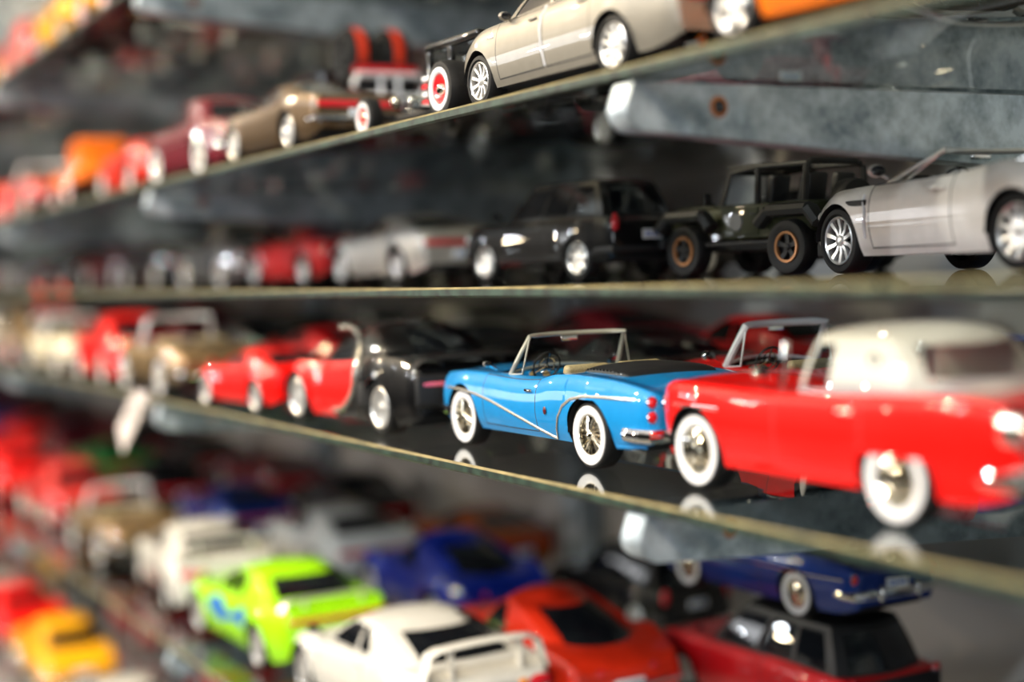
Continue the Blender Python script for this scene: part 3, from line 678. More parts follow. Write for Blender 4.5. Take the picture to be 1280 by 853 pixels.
coupe('muscle', w=1.95, wb=2.8, front=2.2, rear=-2.45, R=.36, wheel='five', wheelx=1, shoulder=[(-2.45, .90), (-1.9, .99), (-1.2, 1.0), (-.3, .93), (.6, .92), (1.4, .92), (1.9, .86), (2.2, .74)], centre=[(-2.45, .92), (-1.9, 1.0), (-.8, 1.0), (.8, .98), (1.5, .96), (2.2, .76)], plan=[(-2.45, .88), (-1.4, 1), (0, .98), (1.4, .99), (2.2, .90)],
      ghx=dict(base=(.85, -1.7, .80), top=(.25, -.85, .60), z=1.36), extras=[bumper(False, .5, .05), bumper(True, .45, .05), tailband(.74, .12, .78), plate(.58), grille(2.2, .58, 1.5, .2, bars=3), lights([(2.19, .64, .60)], .08, 'lens_white', name='headlight'), mirrors(.65, 1.0, 'chrome', sz=.05)])
coupe('classic', w=1.85, wb=2.7, front=2.2, rear=-2.5, R=.36, wheel='cap', arch=.40, shoulder=[(-2.5, .86), (-1.9, .98), (-1, 1.0), (.6, .97), (1.4, .98), (1.9, .94), (2.2, .84)], centre=[(-2.5, .84), (-1.9, 1.0), (-.8, 1.06), (.8, 1.06), (1.5, 1.06), (2.2, .84)], plan=[(-2.5, .86), (-1.4, .99), (0, 1), (1.4, .98), (2.2, .88)], handle='chrome',
      ghx=dict(base=(.85, -1.5, .80), top=(.35, -.95, .64), z=1.55, crown=.1), extras=[bumper(False, .48, .07, guards=1), bumper(True, .45, .07, guards=1), lights([(-2.46, .74, .72)], .07, 'lens_red'), lights([(2.16, .68, .74)], .11, 'lens_white', name='headlight'), grille(2.2, .55, 1.2, .22, bars=5), plate(.62), side_trim([(-2.3, .70), (2.0, .68)], .016, 'chrome')])
coupe('estate', w=1.9, wb=2.8, front=2.2, rear=-2.3, R=.38, wheel='star', sill=.28, shoulder=[(-2.3, 1.05), (-1.2, 1.10), (.6, 1.06), (1.4, 1.04), (1.9, .98), (2.2, .86)], centre=[(-2.3, 1.05), (-.8, 1.12), (.8, 1.10), (1.5, 1.08), (2.2, .90)], plan=[(-2.3, .92), (-1.4, 1), (0, 1), (1.4, .99), (2.2, .88)],
      ghx=dict(base=(1.0, -2.2, .84), top=(.35, -1.9, .66), z=1.75, win=[(.05, .36), (.39, .66), (.69, .93)], bul=.3), extras=[bumper(False, .5, .06, 'dark'), bumper(True, .5, .06, 'dark'), lights([(-2.28, .76, .95)], (.04, .08, .16), 'lens_red', ring=False), lights([(2.12, .66, .80)], (.1, .16, .1), 'lens_white', name='headlight', ring=False), grille(2.2, .70, .9, .22, bars=5), plate(.75), mirrors(.9, 1.2)])

def black_back(T, c):
    g = G(); g.box((-2.30, 0, .78), (.08, 1.60, .46), .03); n1(T, 'rear_panel', g, 'dark')
design('soft_top', **{**SP['estate'], 'roof_paint': 'leather', 'extras': SP['estate']['extras'][:3] + [black_back, plate(.70, -2.36), mirrors(.9, 1.2), lights([(-2.33, .70, .72)], (.04, .16, .08), 'lens_red', ring=False)]})
# ------------------------------------------------------------------ hand-built shapes
def wheels4(T, style, wb, track, R, wt, Rr=None, wr=None):
    for x, r, w_ in ((wb / 2, R, wt), (-wb / 2, Rr or R, wr or wt)):
        tg, tm, tk = wheel_nodes(style, r, w_); base = node('wheel', tg, tm, kids=tk)
        for sd in (1, -1):
            nd = dict(base); nd['mtx'] = Matrix.Translation((x, sd * (track / 2), r)) @ (Matrix.Identity(4) if sd > 0 else Matrix.Rotation(pi, 4, 'Z')); T.append(nd)
def jeep():
    T = []; g = G(); g.box((-.55, 0, .86), (2.0, 1.45, .56), .05); g.box((1.15, 0, .90), (1.4, 1.20, .42), .06, taper=(.98, .88)); n1(T, 'body', g, 'PAINT')
    h = G(); h.box((1.10, 0, 1.13), (1.25, 1.02, .06), .025); n1(T, 'hood', h, 'PAINT')
    for x in (1.2, -1.2):
        for sd in (1, -1):
            f = G(); pts = [(x - .62, .78), (x - .42, 1.00), (x + .42, 1.00), (x + .66, .80)]
            for a, b in zip(pts, pts[1:]): f.tube([(a[0], sd * .80, a[1]), (b[0], sd * .80, b[1])], .11, 0, 8, flat=1.3)
            n1(T, 'fender', f, 'fender_black')
    for sd in (1, -1):
        d = G(); d.box((-.05, sd * .735, .86), (.80, .03, .44), .03); e = G(); e.box((-.35, sd * .76, .98), (.14, .03, .03), .01); em = G(); em.lathe([(.001, .02), (.15, .02), (.16, 0)] if sd > 0 else [(.001, -.02), (.15, -.02), (.16, 0)], 0, 10, (.05, sd * .75, .86)); n1(T, 'door', d, 'PAINT', kids=[node('door_handle', e, ['dark']), node('door_badge', em, ['paint_grey'])])
        m_ = G(); m_.box((.55, sd * .90, 1.25), (.05, .16, .20), .02); m_.tube([(.5, sd * .74, 1.12), (.55, sd * .85, 1.2)], .02, 0, 6); n1(T, 'door_mirror', m_, 'dark')
        t = G(); t.box((-1.57, sd * .66, .92), (.05, .12, .2), .015); n1(T, 'tail_light', t, 'lens_red')
        hl = G(); hl.ball((1.86, sd * .40, .95), (.04, .11, .11), 0, 12); n1(T, 'headlight', hl, 'lens_white')
    gr = G(); gr.box((1.86, 0, .90), (.04, 1.1, .40), .02); sl = G()
    for k in range(7): sl.box((1.885, (k - 3) * .075, .92), (.02, .035, .26), .008)
    n1(T, 'grille', gr, 'PAINT', kids=[node('grille_slots', sl, ['dark'])])
    fr = G(); fr.tube([(.48, -.66, 1.10), (.30, -.60, 1.66), (.30, .60, 1.66), (.48, .66, 1.10)], .045, 0, 8); fr.tube([(.48, -.66, 1.12), (.48, .66, 1.12)], .04, 0, 8); n1(T, 'windshield_frame', fr, 'dark')
    w = G(); w.add([(.47, -.62, 1.12), (.47, .62, 1.12), (.31, .57, 1.64), (.31, -.57, 1.64)], [(0, 1, 2, 3)]); n1(T, 'windshield', w, 'car_glass')
    cg = G()
    for x in (-.35, -1.40): cg.tube([(x, -.66, 1.1), (x, -.62, 1.66), (x + .02, -.5, 1.74), (x + .02, .5, 1.74), (x, .62, 1.66), (x, .66, 1.1)], .05, 0, 8)
    for y in (-.58, .58): cg.tube([(.30, y, 1.66), (-.35, y, 1.72), (-1.40, y, 1.70)], .045, 0, 8)
    n1(T, 'roll_cage', cg, 'dark')
    tp = G(); tp.box((.0, 0, 1.74), (.75, 1.24, .06), .025); n1(T, 'soft_top', tp, 'leather')
    for x, y in ((-.25, .35), (-.25, -.35), (-1.0, .3), (-1.0, -.3)): seat(T, x, y, 1.0, 'leather', .5, .42)
    tg, tm, tk = wheel_nodes('jeep', .40, .26); T.append(node('spare_wheel', tg, tm, kids=tk, mtx=Matrix.Translation((-1.75, 0, 1.05)) @ Matrix.Rotation(pi / 2, 4, 'Z')))
    c = G(); c.box((.1, 0, .50), (3.3, .9, .22), .05); c.box((1.95, 0, .56), (.14, 1.5, .16), .03); c.box((-1.66, 0, .56), (.12, 1.4, .16), .03); c.box((.0, .78, .52), (1.5, .08, .08), .03); c.box((0, -.78, .52), (1.5, .08, .08), .03); n1(T, 'chassis', c, 'dark')
    wheels4(T, 'jeep', 2.4, 1.50, .43, .30); return T
mat('fender_black', (.012, .012, .012), .5)
def rod_coupe():
    T = []; g = G(); g.box((-.35, 0, .92), (1.7, 1.25, .62), .10); g.box((.95, 0, .90), (1.1, .78, .52), .08, taper=(.98, .85)); g.box((-1.15, 0, .82), (.5, 1.1, .42), .14); n1(T, 'body', g, 'PAINT')
    r = G(); r.box((-.35, 0, 1.66), (1.25, 1.20, .12), .055); 
    for x in (.28, -.20, -.92):
        for sd in (1, -1): r.tube([(x + .04, sd * .58, 1.18), (x, sd * .55, 1.64)], .055, 0, 8)
    r.box((-.98, 0, 1.42), (.06, 1.1, .46), .02); n1(T, 'roof', r, 'PAINT')
    for x, w_ in ((.30, 0), (-.99, 1)):
        q = G(); q.box((x + .0, 0, 1.42), (.02, .98, .32), .006); n1(T, 'windshield' if not w_ else 'rear_window', q, 'tint')
    for sd in (1, -1):
        for x0, x1 in ((-.16, .24), (-.88, -.24)):
            q = G(); q.box(((x0 + x1) / 2, sd * .56, 1.41), (x1 - x0, .02, .36), .006); n1(T, 'side_window', q, 'car_glass')
        for (x, R) in ((1.25, .40), (-1.15, .44)):
            f = G(); f.tube([(x + (R + .10) * cos(pi * k / 12 * .9 + .1), sd * .78, .42 + (R + .02) * sin(pi * k / 12 * .9 + .1)) for k in range(13)], .13, 0, 8, flat=1.0); n1(T, 'fender', f, 'PAINT')
        rb = G(); rb.box((0, sd * .74, .42), (1.4, .22, .07), .03); n1(T, 'running_board', rb, 'PAINT')
        hl = G(); hl.ball((1.50, sd * .48, 1.0), (.12, .12, .12), 0, 14); n1(T, 'headlight', hl, 'chrome_warm')
        for k in range(4):
            st = G(); st.box((.95, sd * .47, .72 + .10 * k), (1.0, .03, .045), .01); n1(T, 'hood_stripe', st, 'red_trim' if k % 2 else 'white_trim')
        ex = G(); ex.tube([(1.3, sd * .42, .40), (.4, sd * .66, .34), (-1.2, sd * .62, .32)], .05, 0, 8); n1(T, 'exhaust_pipe', ex, 'chrome')
    gr = G(); gr.box((1.52, 0, .88), (.08, .60, .66), .04); b = G()
    for k in range(8): b.box((1.57, -.24 + k * .07, .88), (.02, .02, .56), .005)
    n1(T, 'grille', gr, 'chrome_warm', kids=[node('grille_bars', b, ['dark'])])
    bm = G(); bm.tube([(1.75, y, .42) for y in (-.7, -.35, 0, .35, .7)], .05, 0, 8); n1(T, 'bumper', bm, 'chrome'); ax_ = G(); ax_.box((0, 0, .45), (3.0, .5, .16), .04); ax_.tube([(1.25, -.7, .38), (1.25, .7, .38)], .04); ax_.tube([(-1.15, -.7, .42), (-1.15, .7, .42)], .05); n1(T, 'chassis', ax_, 'dark')
    wheels4(T, 'hotrod', 2.4, 1.62, .38, .24, .43, .34); return T
def rod_chopped():
    T = []; g = G(); g.box((-.87, 0, .46), (1.38, .98, .36), .06); g.box((-.12, 0, .44), (.30, .80, .28), .05); n1(T, 'body', g, 'PAINT')
    r = G(); r.box((-.87, 0, .95), (1.40, 1.0, .10), .045)
    for x in (-.22, -.80, -1.52):
        for sd in (1, -1): r.box((x, sd * .44, .77), (.12, .07, .32), .02)
    n1(T, 'roof', r, 'PAINT')
    q = G(); q.box((-.23, 0, .77), (.02, .78, .24), .006); n1(T, 'windshield', q, 'car_glass'); q = G(); q.box((-1.54, 0, .77), (.02, .78, .24), .006); n1(T, 'rear_window', q, 'tint')
    for sd in (1, -1):
        for x0, x1 in ((-.74, -.28), (-1.46, -.86)):
            q = G(); q.box(((x0 + x1) / 2, sd * .45, .77), (x1 - x0, .02, .24), .006); n1(T, 'side_window', q, 'car_glass')
        for k in range(4):
            st = G(); st.box((-.36, sd * .48, .30 + .095 * k), (.44, .09, .06), .01); n1(T, 'side_stripe', st, 'red_trim' if k % 2 == 0 else 'white_trim')
        ex = G(); ex.tube([(.55, sd * .30, .42), (.2, sd * .46, .30), (-.5, sd * .52, .22), (-.95, sd * .52, .22)], .045, 0, 8); n1(T, 'exhaust_pipe', ex, 'chrome')
        for k in range(3):
            ex = G(); ex.tube([(.15 + .16 * k, sd * .2, .40), (.1 + .16 * k, sd * .36, .38), (.02 + .14 * k, sd * .44, .28)], .03, 0, 8); n1(T, 'header_pipe', ex, 'chrome')
        hl = G(); hl.ball((1.10, sd * .30, .46), (.08, .08, .08), 0, 12); n1(T, 'headlight', hl, 'chrome_warm')
    en = G(); en.box((.28, 0, .34), (.62, .34, .20), .04); n1(T, 'engine_block', en, 'engine')
    gr = G(); gr.box((1.0, 0, .40), (.07, .34, .26), .03); n1(T, 'grille', gr, 'chrome_warm')
    ax_ = G(); ax_.box((0, .24, .25), (2.6, .08, .10), .03); ax_.box((0, -.24, .25), (2.6, .08, .10), .03); ax_.tube([(1.2, -.6, .27), (1.2, .6, .27)], .035); ax_.tube([(-1.2, -.6, .35), (-1.2, .6, .35)], .05); n1(T, 'chassis', ax_, 'dark')
    wheels4(T, 'hotrod', 2.4, 1.30, .26, .18, .335, .34); return T
def rod_truck():
    T = rod_coupe(); T = [t for t in T if t['name'] not in ('hood_stripe',)]
    bed = G(); bed.box((-1.65, 0, .92), (1.2, 1.30, .10), .03); bed.box((-1.65, .64, 1.08), (1.2, .05, .34), .02); bed.box((-1.65, -.64, 1.08), (1.2, .05, .34), .02); bed.box((-2.24, 0, 1.08), (.05, 1.3, .34), .02)
    n1(T, 'cargo_bed', bed, 'PAINT')
    st = G(); st.box((-2.275, 0, 1.54), (.03, 1.10, .12), .012); st.box((-2.25, 0, 1.40), (.03, 1.16, .5), .012, m=1); n1(T, 'tailgate_stripe', st, 'red_trim', 'dark')
    rb = G(); z0, z1 = 1.10, 1.44
    rb.tube([(-2.42, -.54, z0), (-2.42, -.63, (z0 + z1) / 2), (-2.42, -.54, z1), (-2.42, .54, z1), (-2.42, .63, (z0 + z1) / 2), (-2.42, .54, z0)], .045, 0, 8, closed=True); rb.tube([(-2.42, -.15, z0), (-2.42, -.15, z1)], .04, 0, 8); rb.tube([(-2.42, .15, z0), (-2.42, .15, z1)], .04, 0, 8); rb.tube([(-2.42, .3, .98), (-2.2, .3, .98)], .04); rb.tube([(-2.42, -.3, .98), (-2.2, -.3, .98)], .04)
    n1(T, 'rear_bumper_rails', rb, 'white_trim')
    for y in (.32, -.32):
        tg, tm, tk = wheel_nodes('jeep', .44, .40); bd = G(); bd.lathe([(.442, -.075), (.448, -.06), (.448, .06), (.442, .075)][::-1], 0, 36); T.append(node('spare_tyre', tg, ['tyre'], kids=[k for k in tk if k['name'] == 'rim'] + [node('tread_stripe', bd, ['orange_red'])], mtx=Matrix.Translation((-1.72, y, 1.84))))
    return T
mat('orange_red', (.85, .05, .012), .35, coat=.6)

TPL = {}
def template(k):
    if k not in TPL:
        TPL[k] = {'jeep': jeep, 'rod_coupe': rod_coupe, 'rod_truck': rod_truck, 'rod_chopped': rod_chopped}[k]() if k in ('jeep', 'rod_coupe', 'rod_truck', 'rod_chopped') else make_car(SP[k])
    return TPL[k]
def part(nd, pnt, parent):
    key = pnt if any(m in ('PAINT',) for m in nd['mats']) else ''
    if key not in nd['cache']: nd['cache'][key] = nd['g'].mesh(nd['name'], [('paint_' + pnt) if m == 'PAINT' else m for m in nd['mats']], nd['angle']) if nd['g'].f else None
    me = nd['cache'][key]
    if me is None: return
    o = bpy.data.objects.new(nd['name'], me); COL.objects.link(o); o.parent = parent
    if nd['mtx'] is not None: o.matrix_local = nd['mtx']
    for k in nd['kids']: part(k, pnt, o)
WB = {'jeep': 2.4, 'rod_coupe': 2.4, 'rod_truck': 2.4, 'rod_chopped': 2.4}
def thing(kind, pnt, name, label, cat, loc, yaw=0., sc=1 / 24, group=None):
    r = bpy.data.objects.new(name, None); COL.objects.link(r); r.location = (loc[0], loc[1], loc[2] + H); r.rotation_euler = (0, 0, pi + yaw); r.scale = (sc, sc, sc); r.empty_display_size = .2
    r['label'] = label; r['category'] = cat
    if group: r['group'] = group
    for nd in template(kind): part(nd, pnt, r)
    return r
def at_wheels(kind, pnt, name, label, cat, f, b, z, group=None, sc=None):
    """f, b: world (X, Y) of the front and rear wheel on the aisle side"""
    wb = WB.get(kind) or SP[kind]['wb']; tw = (1.62 if kind != 'jeep' else 1.7) if kind in WB else SP[kind]['w'] * .9
    dx, dy = f[0] - b[0], f[1] - b[1]; L = sqrt(dx * dx + dy * dy); s = sc or L / wb; yaw = math.atan2(dy, dx) - pi
    cx, cy = (f[0] + b[0]) / 2, (f[1] + b[1]) / 2; nx, ny = dy / L, -dx / L      # towards the wall
    cx += nx * tw / 2 * s; cy += ny * tw / 2 * s
    return thing(kind, pnt, name, label, cat, (cx, cy, z), yaw, s, group)

# ------------------------------------------------------------------ setting
def simple(name, g, mats, parent=None, kind=None, label=None, cat=None, group=None, angle=38):
    o = bpy.data.objects.new(name, g.mesh(name, mats, angle)); COL.objects.link(o); o.parent = parent
    if kind: o['kind'] = kind
    if label: o['label'] = label
    if cat: o['category'] = cat
    if group: o['group'] = group
    return o
YE, YW = .335, .752; XL, XR = -5.6, .75
ZL = {'Y': .425, 'Z': .245, 'A': .0805, 'B': -.008, 'C': -.096, 'D': -.30, 'E': -.50}
g = G(); g.box(((XL + XR) / 2 - .3, YW + .03, 1.25), (XR - XL + 3, .06, 2.5)); simple('wall_back', g, ['wall_board'], kind='structure')
g = G(); g.box((-2.5, -1.5, -.03), (10, 4.6, .06)); simple('floor', g, ['floor_stone'], kind='structure')
g = G(); g.box((-2.5, -1.5, 2.63), (10, 4.6, .06)); simple('ceiling', g, ['ceiling_white'], kind='structure')

BX = [-.505, -1.205, -1.86, -2.55, -3.25, -3.95]
for ib, bx in enumerate([.2] + BX):                                    # slotted wall uprights
    root = bpy.data.objects.new('shelf_upright', None); COL.objects.link(root); root.location = (bx, YW, 0)
    g = G(); g.box((0, -.011, 1.15), (.034, .022, 2.3)); simple('post', g, ['galvanised'], root)
    s_ = G()
    for k in range(40): s_.box((0, -.0225, .78 + k * .03), (.006, .002, .016))
    simple('slots', s_, ['dark'], root)
    root['label'] = 'slotted galvanised upright fixed to the back wall, %s to the camera' % ['nearest', 'second nearest', 'third nearest', 'fourth nearest', 'fifth nearest', 'sixth nearest', 'seventh nearest'][ib]; root['category'] = 'upright'; root['group'] = 'slotted uprights fixed to the back wall'

def bracket_mesh():
    d = YW - .022 - YE; t = .0075; out = []; n = 8; y0 = -.001
    hN, hW = .020, .047; r = .0095
    out.append((y0 + .004, -.001))
    for k in range(n + 1): a = pi + pi / 2 * k / n; out.append((y0 + r + r * cos(a), -hN + r * .9 + r * sin(a)))
    out += [(d, -hW), (d, -.001)]
    g = G(); N = len(out)
    for sd in (-1, 1):                                 # two cheeks with real thickness
        v = [(sd * t, y, z) for y, z in out] + [(sd * (t - .0016), y, z) for y, z in out]
        f = [tuple(range(N)) if sd > 0 else tuple(range(N - 1, -1, -1)), tuple(range(2 * N - 1, N - 1, -1)) if sd > 0 else tuple(range(N, 2 * N))]
        f += [(i, N + i, N + (i + 1) % N, (i + 1) % N) if sd > 0 else (i, (i + 1) % N, N + (i + 1) % N, N + i) for i in range(N)]
        g.add(v, f)
    band = [[(-t, y, z), (t, y, z)] for y, z in out[:n + 3]]; g.grid(band)
    hs = []
    for yy in (.045,): h = G(); hs.append(h); h.lathe([(.0008, .0006), (.0028, .0006), (.003, 0)], 1, 14, (t, yy, -.0105 - .0), 'x'); h.lathe([(.0026, .0004), (.0045, .0003), (.0047, 0)], 0, 14, (t, yy, -.0105), 'x')
    return g.mesh('bracket_arm', ['galvanised'], 30), hs[0].mesh('bolt_hole', ['rust', 'dark'])
BM = bracket_mesh()
SHELFNAME = {'Y': 'uppermost corner shelf', 'Z': 'shelf with the yellow cars', 'A': 'shelf carrying the silver sedan', 'B': 'dim shelf carrying the white coupe', 'C': 'shelf carrying the blue convertible', 'D': 'shelf carrying the lime green coupe', 'E': 'lowest shelf'}
ORD = ['nearest', 'second nearest', 'third nearest', 'fourth nearest', 'fifth nearest', 'sixth nearest', 'seventh nearest', 'eighth nearest', 'ninth nearest', 'tenth nearest'] + ['%dth nearest' % k for k in range(11, 40)]
for lv in ('Y', 'Z', 'A', 'C', 'D', 'E'):
    for i, bx in enumerate(BX):
        r = bpy.data.objects.new('shelf_bracket', None); COL.objects.link(r); r.location = (bx, YE, H + ZL[lv] - .0055)
        r['label'] = 'tapered galvanised bracket, %s to the camera under the %s' % (ORD[i], SHELFNAME[lv]); r['category'] = 'bracket'; r['group'] = 'galvanised shelf brackets'
        for me in BM:
            o = bpy.data.objects.new(me.name.split('.')[0], me); COL.objects.link(o); o.parent = r
def shelf(lv, x0, x1, i, lab):
    z = H + ZL[lv]; t = .0052; y1 = YW - .024; g = G(); c = .0011
    v = [(x0, YE, z - c), (x1, YE, z - c), (x1, YE, z - t + c), (x0, YE, z - t + c), (x0, YE + c, z), (x1, YE + c, z), (x0, YE + c, z - t), (x1, YE + c, z - t), (x0, y1, z), (x1, y1, z), (x0, y1, z - t), (x1, y1, z - t)]
    ox, oz = (x0 + x1) / 2, z
    v = [(a - ox, b - YE, q - oz) for a, b, q in v]
    g.add(v, [(4, 5, 9, 8)], 0); g.add(v, [(7, 6, 10, 11)], 0)
    e = G(); e.add(v, [(3, 2, 1, 0)], 1); e.add(v, [(0, 1, 5, 4)], 0); e.add(v, [(2, 3, 6, 7)], 1); e.add(v, [(8, 9, 11, 10)], 1); e.add(v, [(0, 4, 8, 10, 6, 3), (1, 2, 7, 11, 9, 5)], 1)
    r = bpy.data.objects.new('glass_shelf', None); COL.objects.link(r); r.location = (ox, YE, oz)
    r['label'] = lab; r['category'] = 'shelf'; r['group'] = 'glass display shelves'
    simple('glass_pane', g, ['shelf_glass'], r, angle=1); simple('polished_edge', e, ['glass_edge_lit', 'glass_edge_dark'], r, angle=1)
cuts = {'A': [XR, -1.62, -3.1, XL], 'B': [XR, -.357, -1.75, -3.2, XL], 'C': [XR, -1.9, -3.4, XL], 'D': [XR, -1.2, -2.6, XL], 'E': [XR, -1.2, -2.6, XL], 'Z': [XR, -1.2, -2.6, XL], 'Y': [XR, -1.2, -2.6, XL]}
for lv, cs in cuts.items():
    for i in range(len(cs) - 1): shelf(lv, cs[i + 1] + .001, cs[i] - .001, i, 'clear glass pane, %s to the camera, of the %s' % (ORD[i], SHELFNAME[lv]))

# ------------------------------------------------------------------ the cars one can tell apart
zA, zB, zC, zD = (ZL[k] for k in 'ABCD')
at_wheels('cruiser', 'sky', 'toy_convertible', 'sky blue open fifties convertible with whitewall wire wheels and sweeping side trim', 'toy car', (-.7206, .372), (-.5916, .372), zC)
at_wheels('bird', 'red', 'toy_hardtop_car', 'large bright red fifties two-seater with ivory hard top at the right edge', 'toy car', (-.5065, .372), (-.388, .371), zC)
at_wheels('hyper', 'red', 'toy_hypercar', 'red and black two-tone hypercar with pale side arc, just left of the blue convertible', 'toy car', (-.925, .354), (-.803, .359), zC)
at_wheels('sport', 'red', 'toy_coupe', 'bright red low coupe left of the two-tone hypercar', 'toy car', (-1.097, .345), (-1.005, .352), zC)
at_wheels('roadster', 'red', 'toy_roadster', 'red open tourer with tan seats and chrome windscreen frame behind the ivory-topped car', 'toy car', (-.667, .478), (-.553, .478), zC)
at_wheels('muscle', 'cherry', 'toy_coupe', 'dark red fastback against the wall behind the red open tourer', 'toy car', (-.875, .610), (-.750, .610), zC)
at_wheels('sport', 'maroon', 'toy_coupe', 'maroon fastback against the wall behind the blue convertible', 'toy car', (-1.09, .610), (-.96, .610), zC)
at_wheels('sport', 'silver', 'toy_coupe', 'pale silver coupe against the wall behind the black rear of the hypercar', 'toy car', (-1.33, .600), (-1.19, .600), zC)
at_wheels('muscle', 'blue', 'toy_coupe', 'blue-roofed coupe barely seen behind the ivory hard top', 'toy car', (-.665, .610), (-.56, .610), zC)
at_wheels('muscle', 'black', 'toy_coupe', 'black coupe in the middle row between the blue convertible and the maroon fastback', 'toy car', (-.86, .500), (-.745, .500), zC)
at_wheels('sport', 'black', 'toy_coupe', 'black coupe in the middle row behind the two-tone hypercar', 'toy car', (-1.06, .485), (-.945, .485), zC)
at_wheels('sedan', 'champagne', 'toy_sedan', 'champagne silver sedan on the upper shelf, parked at its edge', 'toy car', (-.6516, .352), (-.5309, .352), zA)
at_wheels('short', 'orange', 'toy_coupe', 'bright orange coupe at the upper right behind the silver sedan on its shelf', 'toy car', (-.441, .346), (-.335, .346), zA)
at_wheels('rod_chopped', 'black', 'toy_hot_rod', 'black chopped hot rod with red and white wheels, just left of the silver sedan', 'toy car', (-.808, .352), (-.699, .352), zA)
thing('rod_truck', 'black', 'toy_hot_rod_truck', 'black hot rod pickup with white rear rails carrying two red-striped tyres', 'toy car', (-1.130, .470, zA), 0, .047)
at_wheels('muscle', 'brown', 'toy_coupe', 'dusty brown muscle coupe left of the hot rod pickup', 'toy car', (-1.010, .345), (-.902, .347), zA, sc=.0365)
at_wheels('estate', 'maroon', 'toy_estate_car', 'dark red estate car behind the black hot rod coupe on the upper shelf', 'toy car', (-.86, .56), (-.745, .56), zA)
at_wheels('grand_tourer', 'pearl', 'toy_grand_tourer', 'pearl white open grand tourer under the big bracket, right of the jeep', 'toy car', (-.5497, .492), (-.4237, .474), zB)
at_wheels('jeep', 'olive', 'toy_off_roader', 'olive off-roader with black roll cage and tan-rimmed wheels', 'toy car', (-.690, .500), (-.608, .507), zB)
at_wheels('estate', 'black', 'toy_estate_car', 'black estate car with bright headlights, left of the black coupe with round red lights', 'toy car', (-.845, .455), (-.748, .465), zB)
at_wheels('sting', 'black', 'toy_coupe', 'black coupe with round red tail lights, left of the olive off-roader', 'toy car', (-.80, .60), (-.70, .59), zB)

# shelf D, larger models
s18 = 1 / 18
at_wheels('tuner', 'lime', 'toy_tuner_coupe', 'lime green tuned coupe with blue side graphics on the lower shelf', 'toy car', (-1.2234, .369), (-1.0722, .371), zD, sc=.0545)
at_wheels('wing_coupe', 'white', 'toy_wing_coupe', 'white coupe with arched rear wing, foremost at the bottom centre', 'toy car', (-.988, .374), (-.844, .376), zD)
at_wheels('sting', 'vermilion', 'toy_sports_coupe', 'orange-red sports coupe with split curved fenders, right of the winged white coupe', 'toy car', (-.985, .484), (-.845, .480), zD)
at_wheels('wing_coupe', 'white', 'toy_coupe', 'white coupe left of and behind the lime green one', 'toy car', (-1.46, .385), (-1.32, .37), zD)
at_wheels('sport', 'white', 'toy_coupe', 'white coupe in the second row behind the lime green one', 'toy car', (-1.47, .525), (-1.33, .52), zD)
at_wheels('sting', 'deepblue', 'toy_coupe', 'deep blue coupe with round lights behind the winged white coupe', 'toy car', (-1.235, .535), (-1.095, .53), zD)
at_wheels('sport', 'burnt', 'toy_coupe', 'burnt orange coupe in the dark, against the wall of the lower shelf', 'toy car', (-1.42, .665), (-1.28, .665), zD, sc=.046)
at_wheels('estate', 'black', 'toy_estate_car', 'black estate car against the wall behind the orange-red sports coupe', 'toy car', (-1.10, .655), (-.98, .655), zD, sc=.04)
rc = at_wheels('soft_top', 'cherry', 'toy_soft_top_car', 'red car with black soft top carrying the small blue classic', 'toy car', (-.828, .590), (-.703, .590), zD)
at_wheels('soft_top', 'navy', 'toy_soft_top_car', 'navy car with black soft top in the bottom right corner', 'toy car', (-.60, .645), (-.482, .645), zD, sc=.042)
at_wheels('classic', 'navy', 'toy_classic_car', 'small royal blue classic car with chrome bumper, stacked on another car under the bracket', 'toy car', (-.8216, .592), (-.7083, .592), zD + .0785)

# ------------------------------------------------------------------ rows of cars that melt into the blur
def row(lv, y, xs0, x_end, seq, rowname, step=.212, sc=1 / 24, jit=.006):
    x = xs0; i = 0
    while x > x_end:
        kind, col, cname = seq[i % len(seq)]
        word = {'sport': 'coupe', 'muscle': 'muscle coupe', 'classic': 'classic car', 'estate': 'estate car', 'sedan': 'sedan', 'roadster': 'open roadster', 'cruiser': 'open cruiser', 'jeep': 'off-roader', 'rod_coupe': 'hot rod', 'rod_truck': 'hot rod pickup', 'sting': 'sports coupe', 'hyper': 'hypercar', 'wing_coupe': 'winged coupe', 'tuner': 'tuned coupe', 'bird': 'hardtop coupe', 'grand_tourer': 'grand tourer'}[kind]
        s = sc * random.uniform(.96, 1.04)
        thing(kind, col, 'toy_' + word.replace(' ', '_').replace('-', '_'), '%s %s, %s blurred car in the %s' % (cname, word, ORD[i], rowname), 'toy car', (x, y + random.uniform(-jit, jit), ZL[lv]), radians(random.uniform(-3, 3)), s, rowname)
        x -= step * (sc * 24); i += 1
row('A', .388, -1.16, -4.4, [('classic', 'maroon', 'dark red'), ('sport', 'vermilion', 'orange-red'), ('rod_coupe', 'orange', 'orange'), ('roadster', 'rose', 'rose red'), ('sport', 'red', 'bright red'), ('classic', 'orange', 'orange'), ('roadster', 'cream', 'cream'), ('classic', 'rose', 'rose red')], 'silver sedan\'s front row')
row('A', .69, -.62, -4.6, [('sedan', 'black', 'black'), ('estate', 'maroon', 'dark red'), ('muscle', 'grey', 'grey'), ('sport', 'black', 'black'), ('classic', 'cherry', 'cherry red')], 'silver sedan\'s rear row')
row('B', .49, -1.02, -4.6, [('sport', 'silver', 'silver'), ('sport', 'cherry', 'red'), ('classic', 'grey', 'grey'), ('sport', 'black', 'black'), ('muscle', 'maroon', 'dark red'), ('sedan', 'black', 'black'), ('sport', 'grey', 'grey')], 'dim shelf\'s front row')
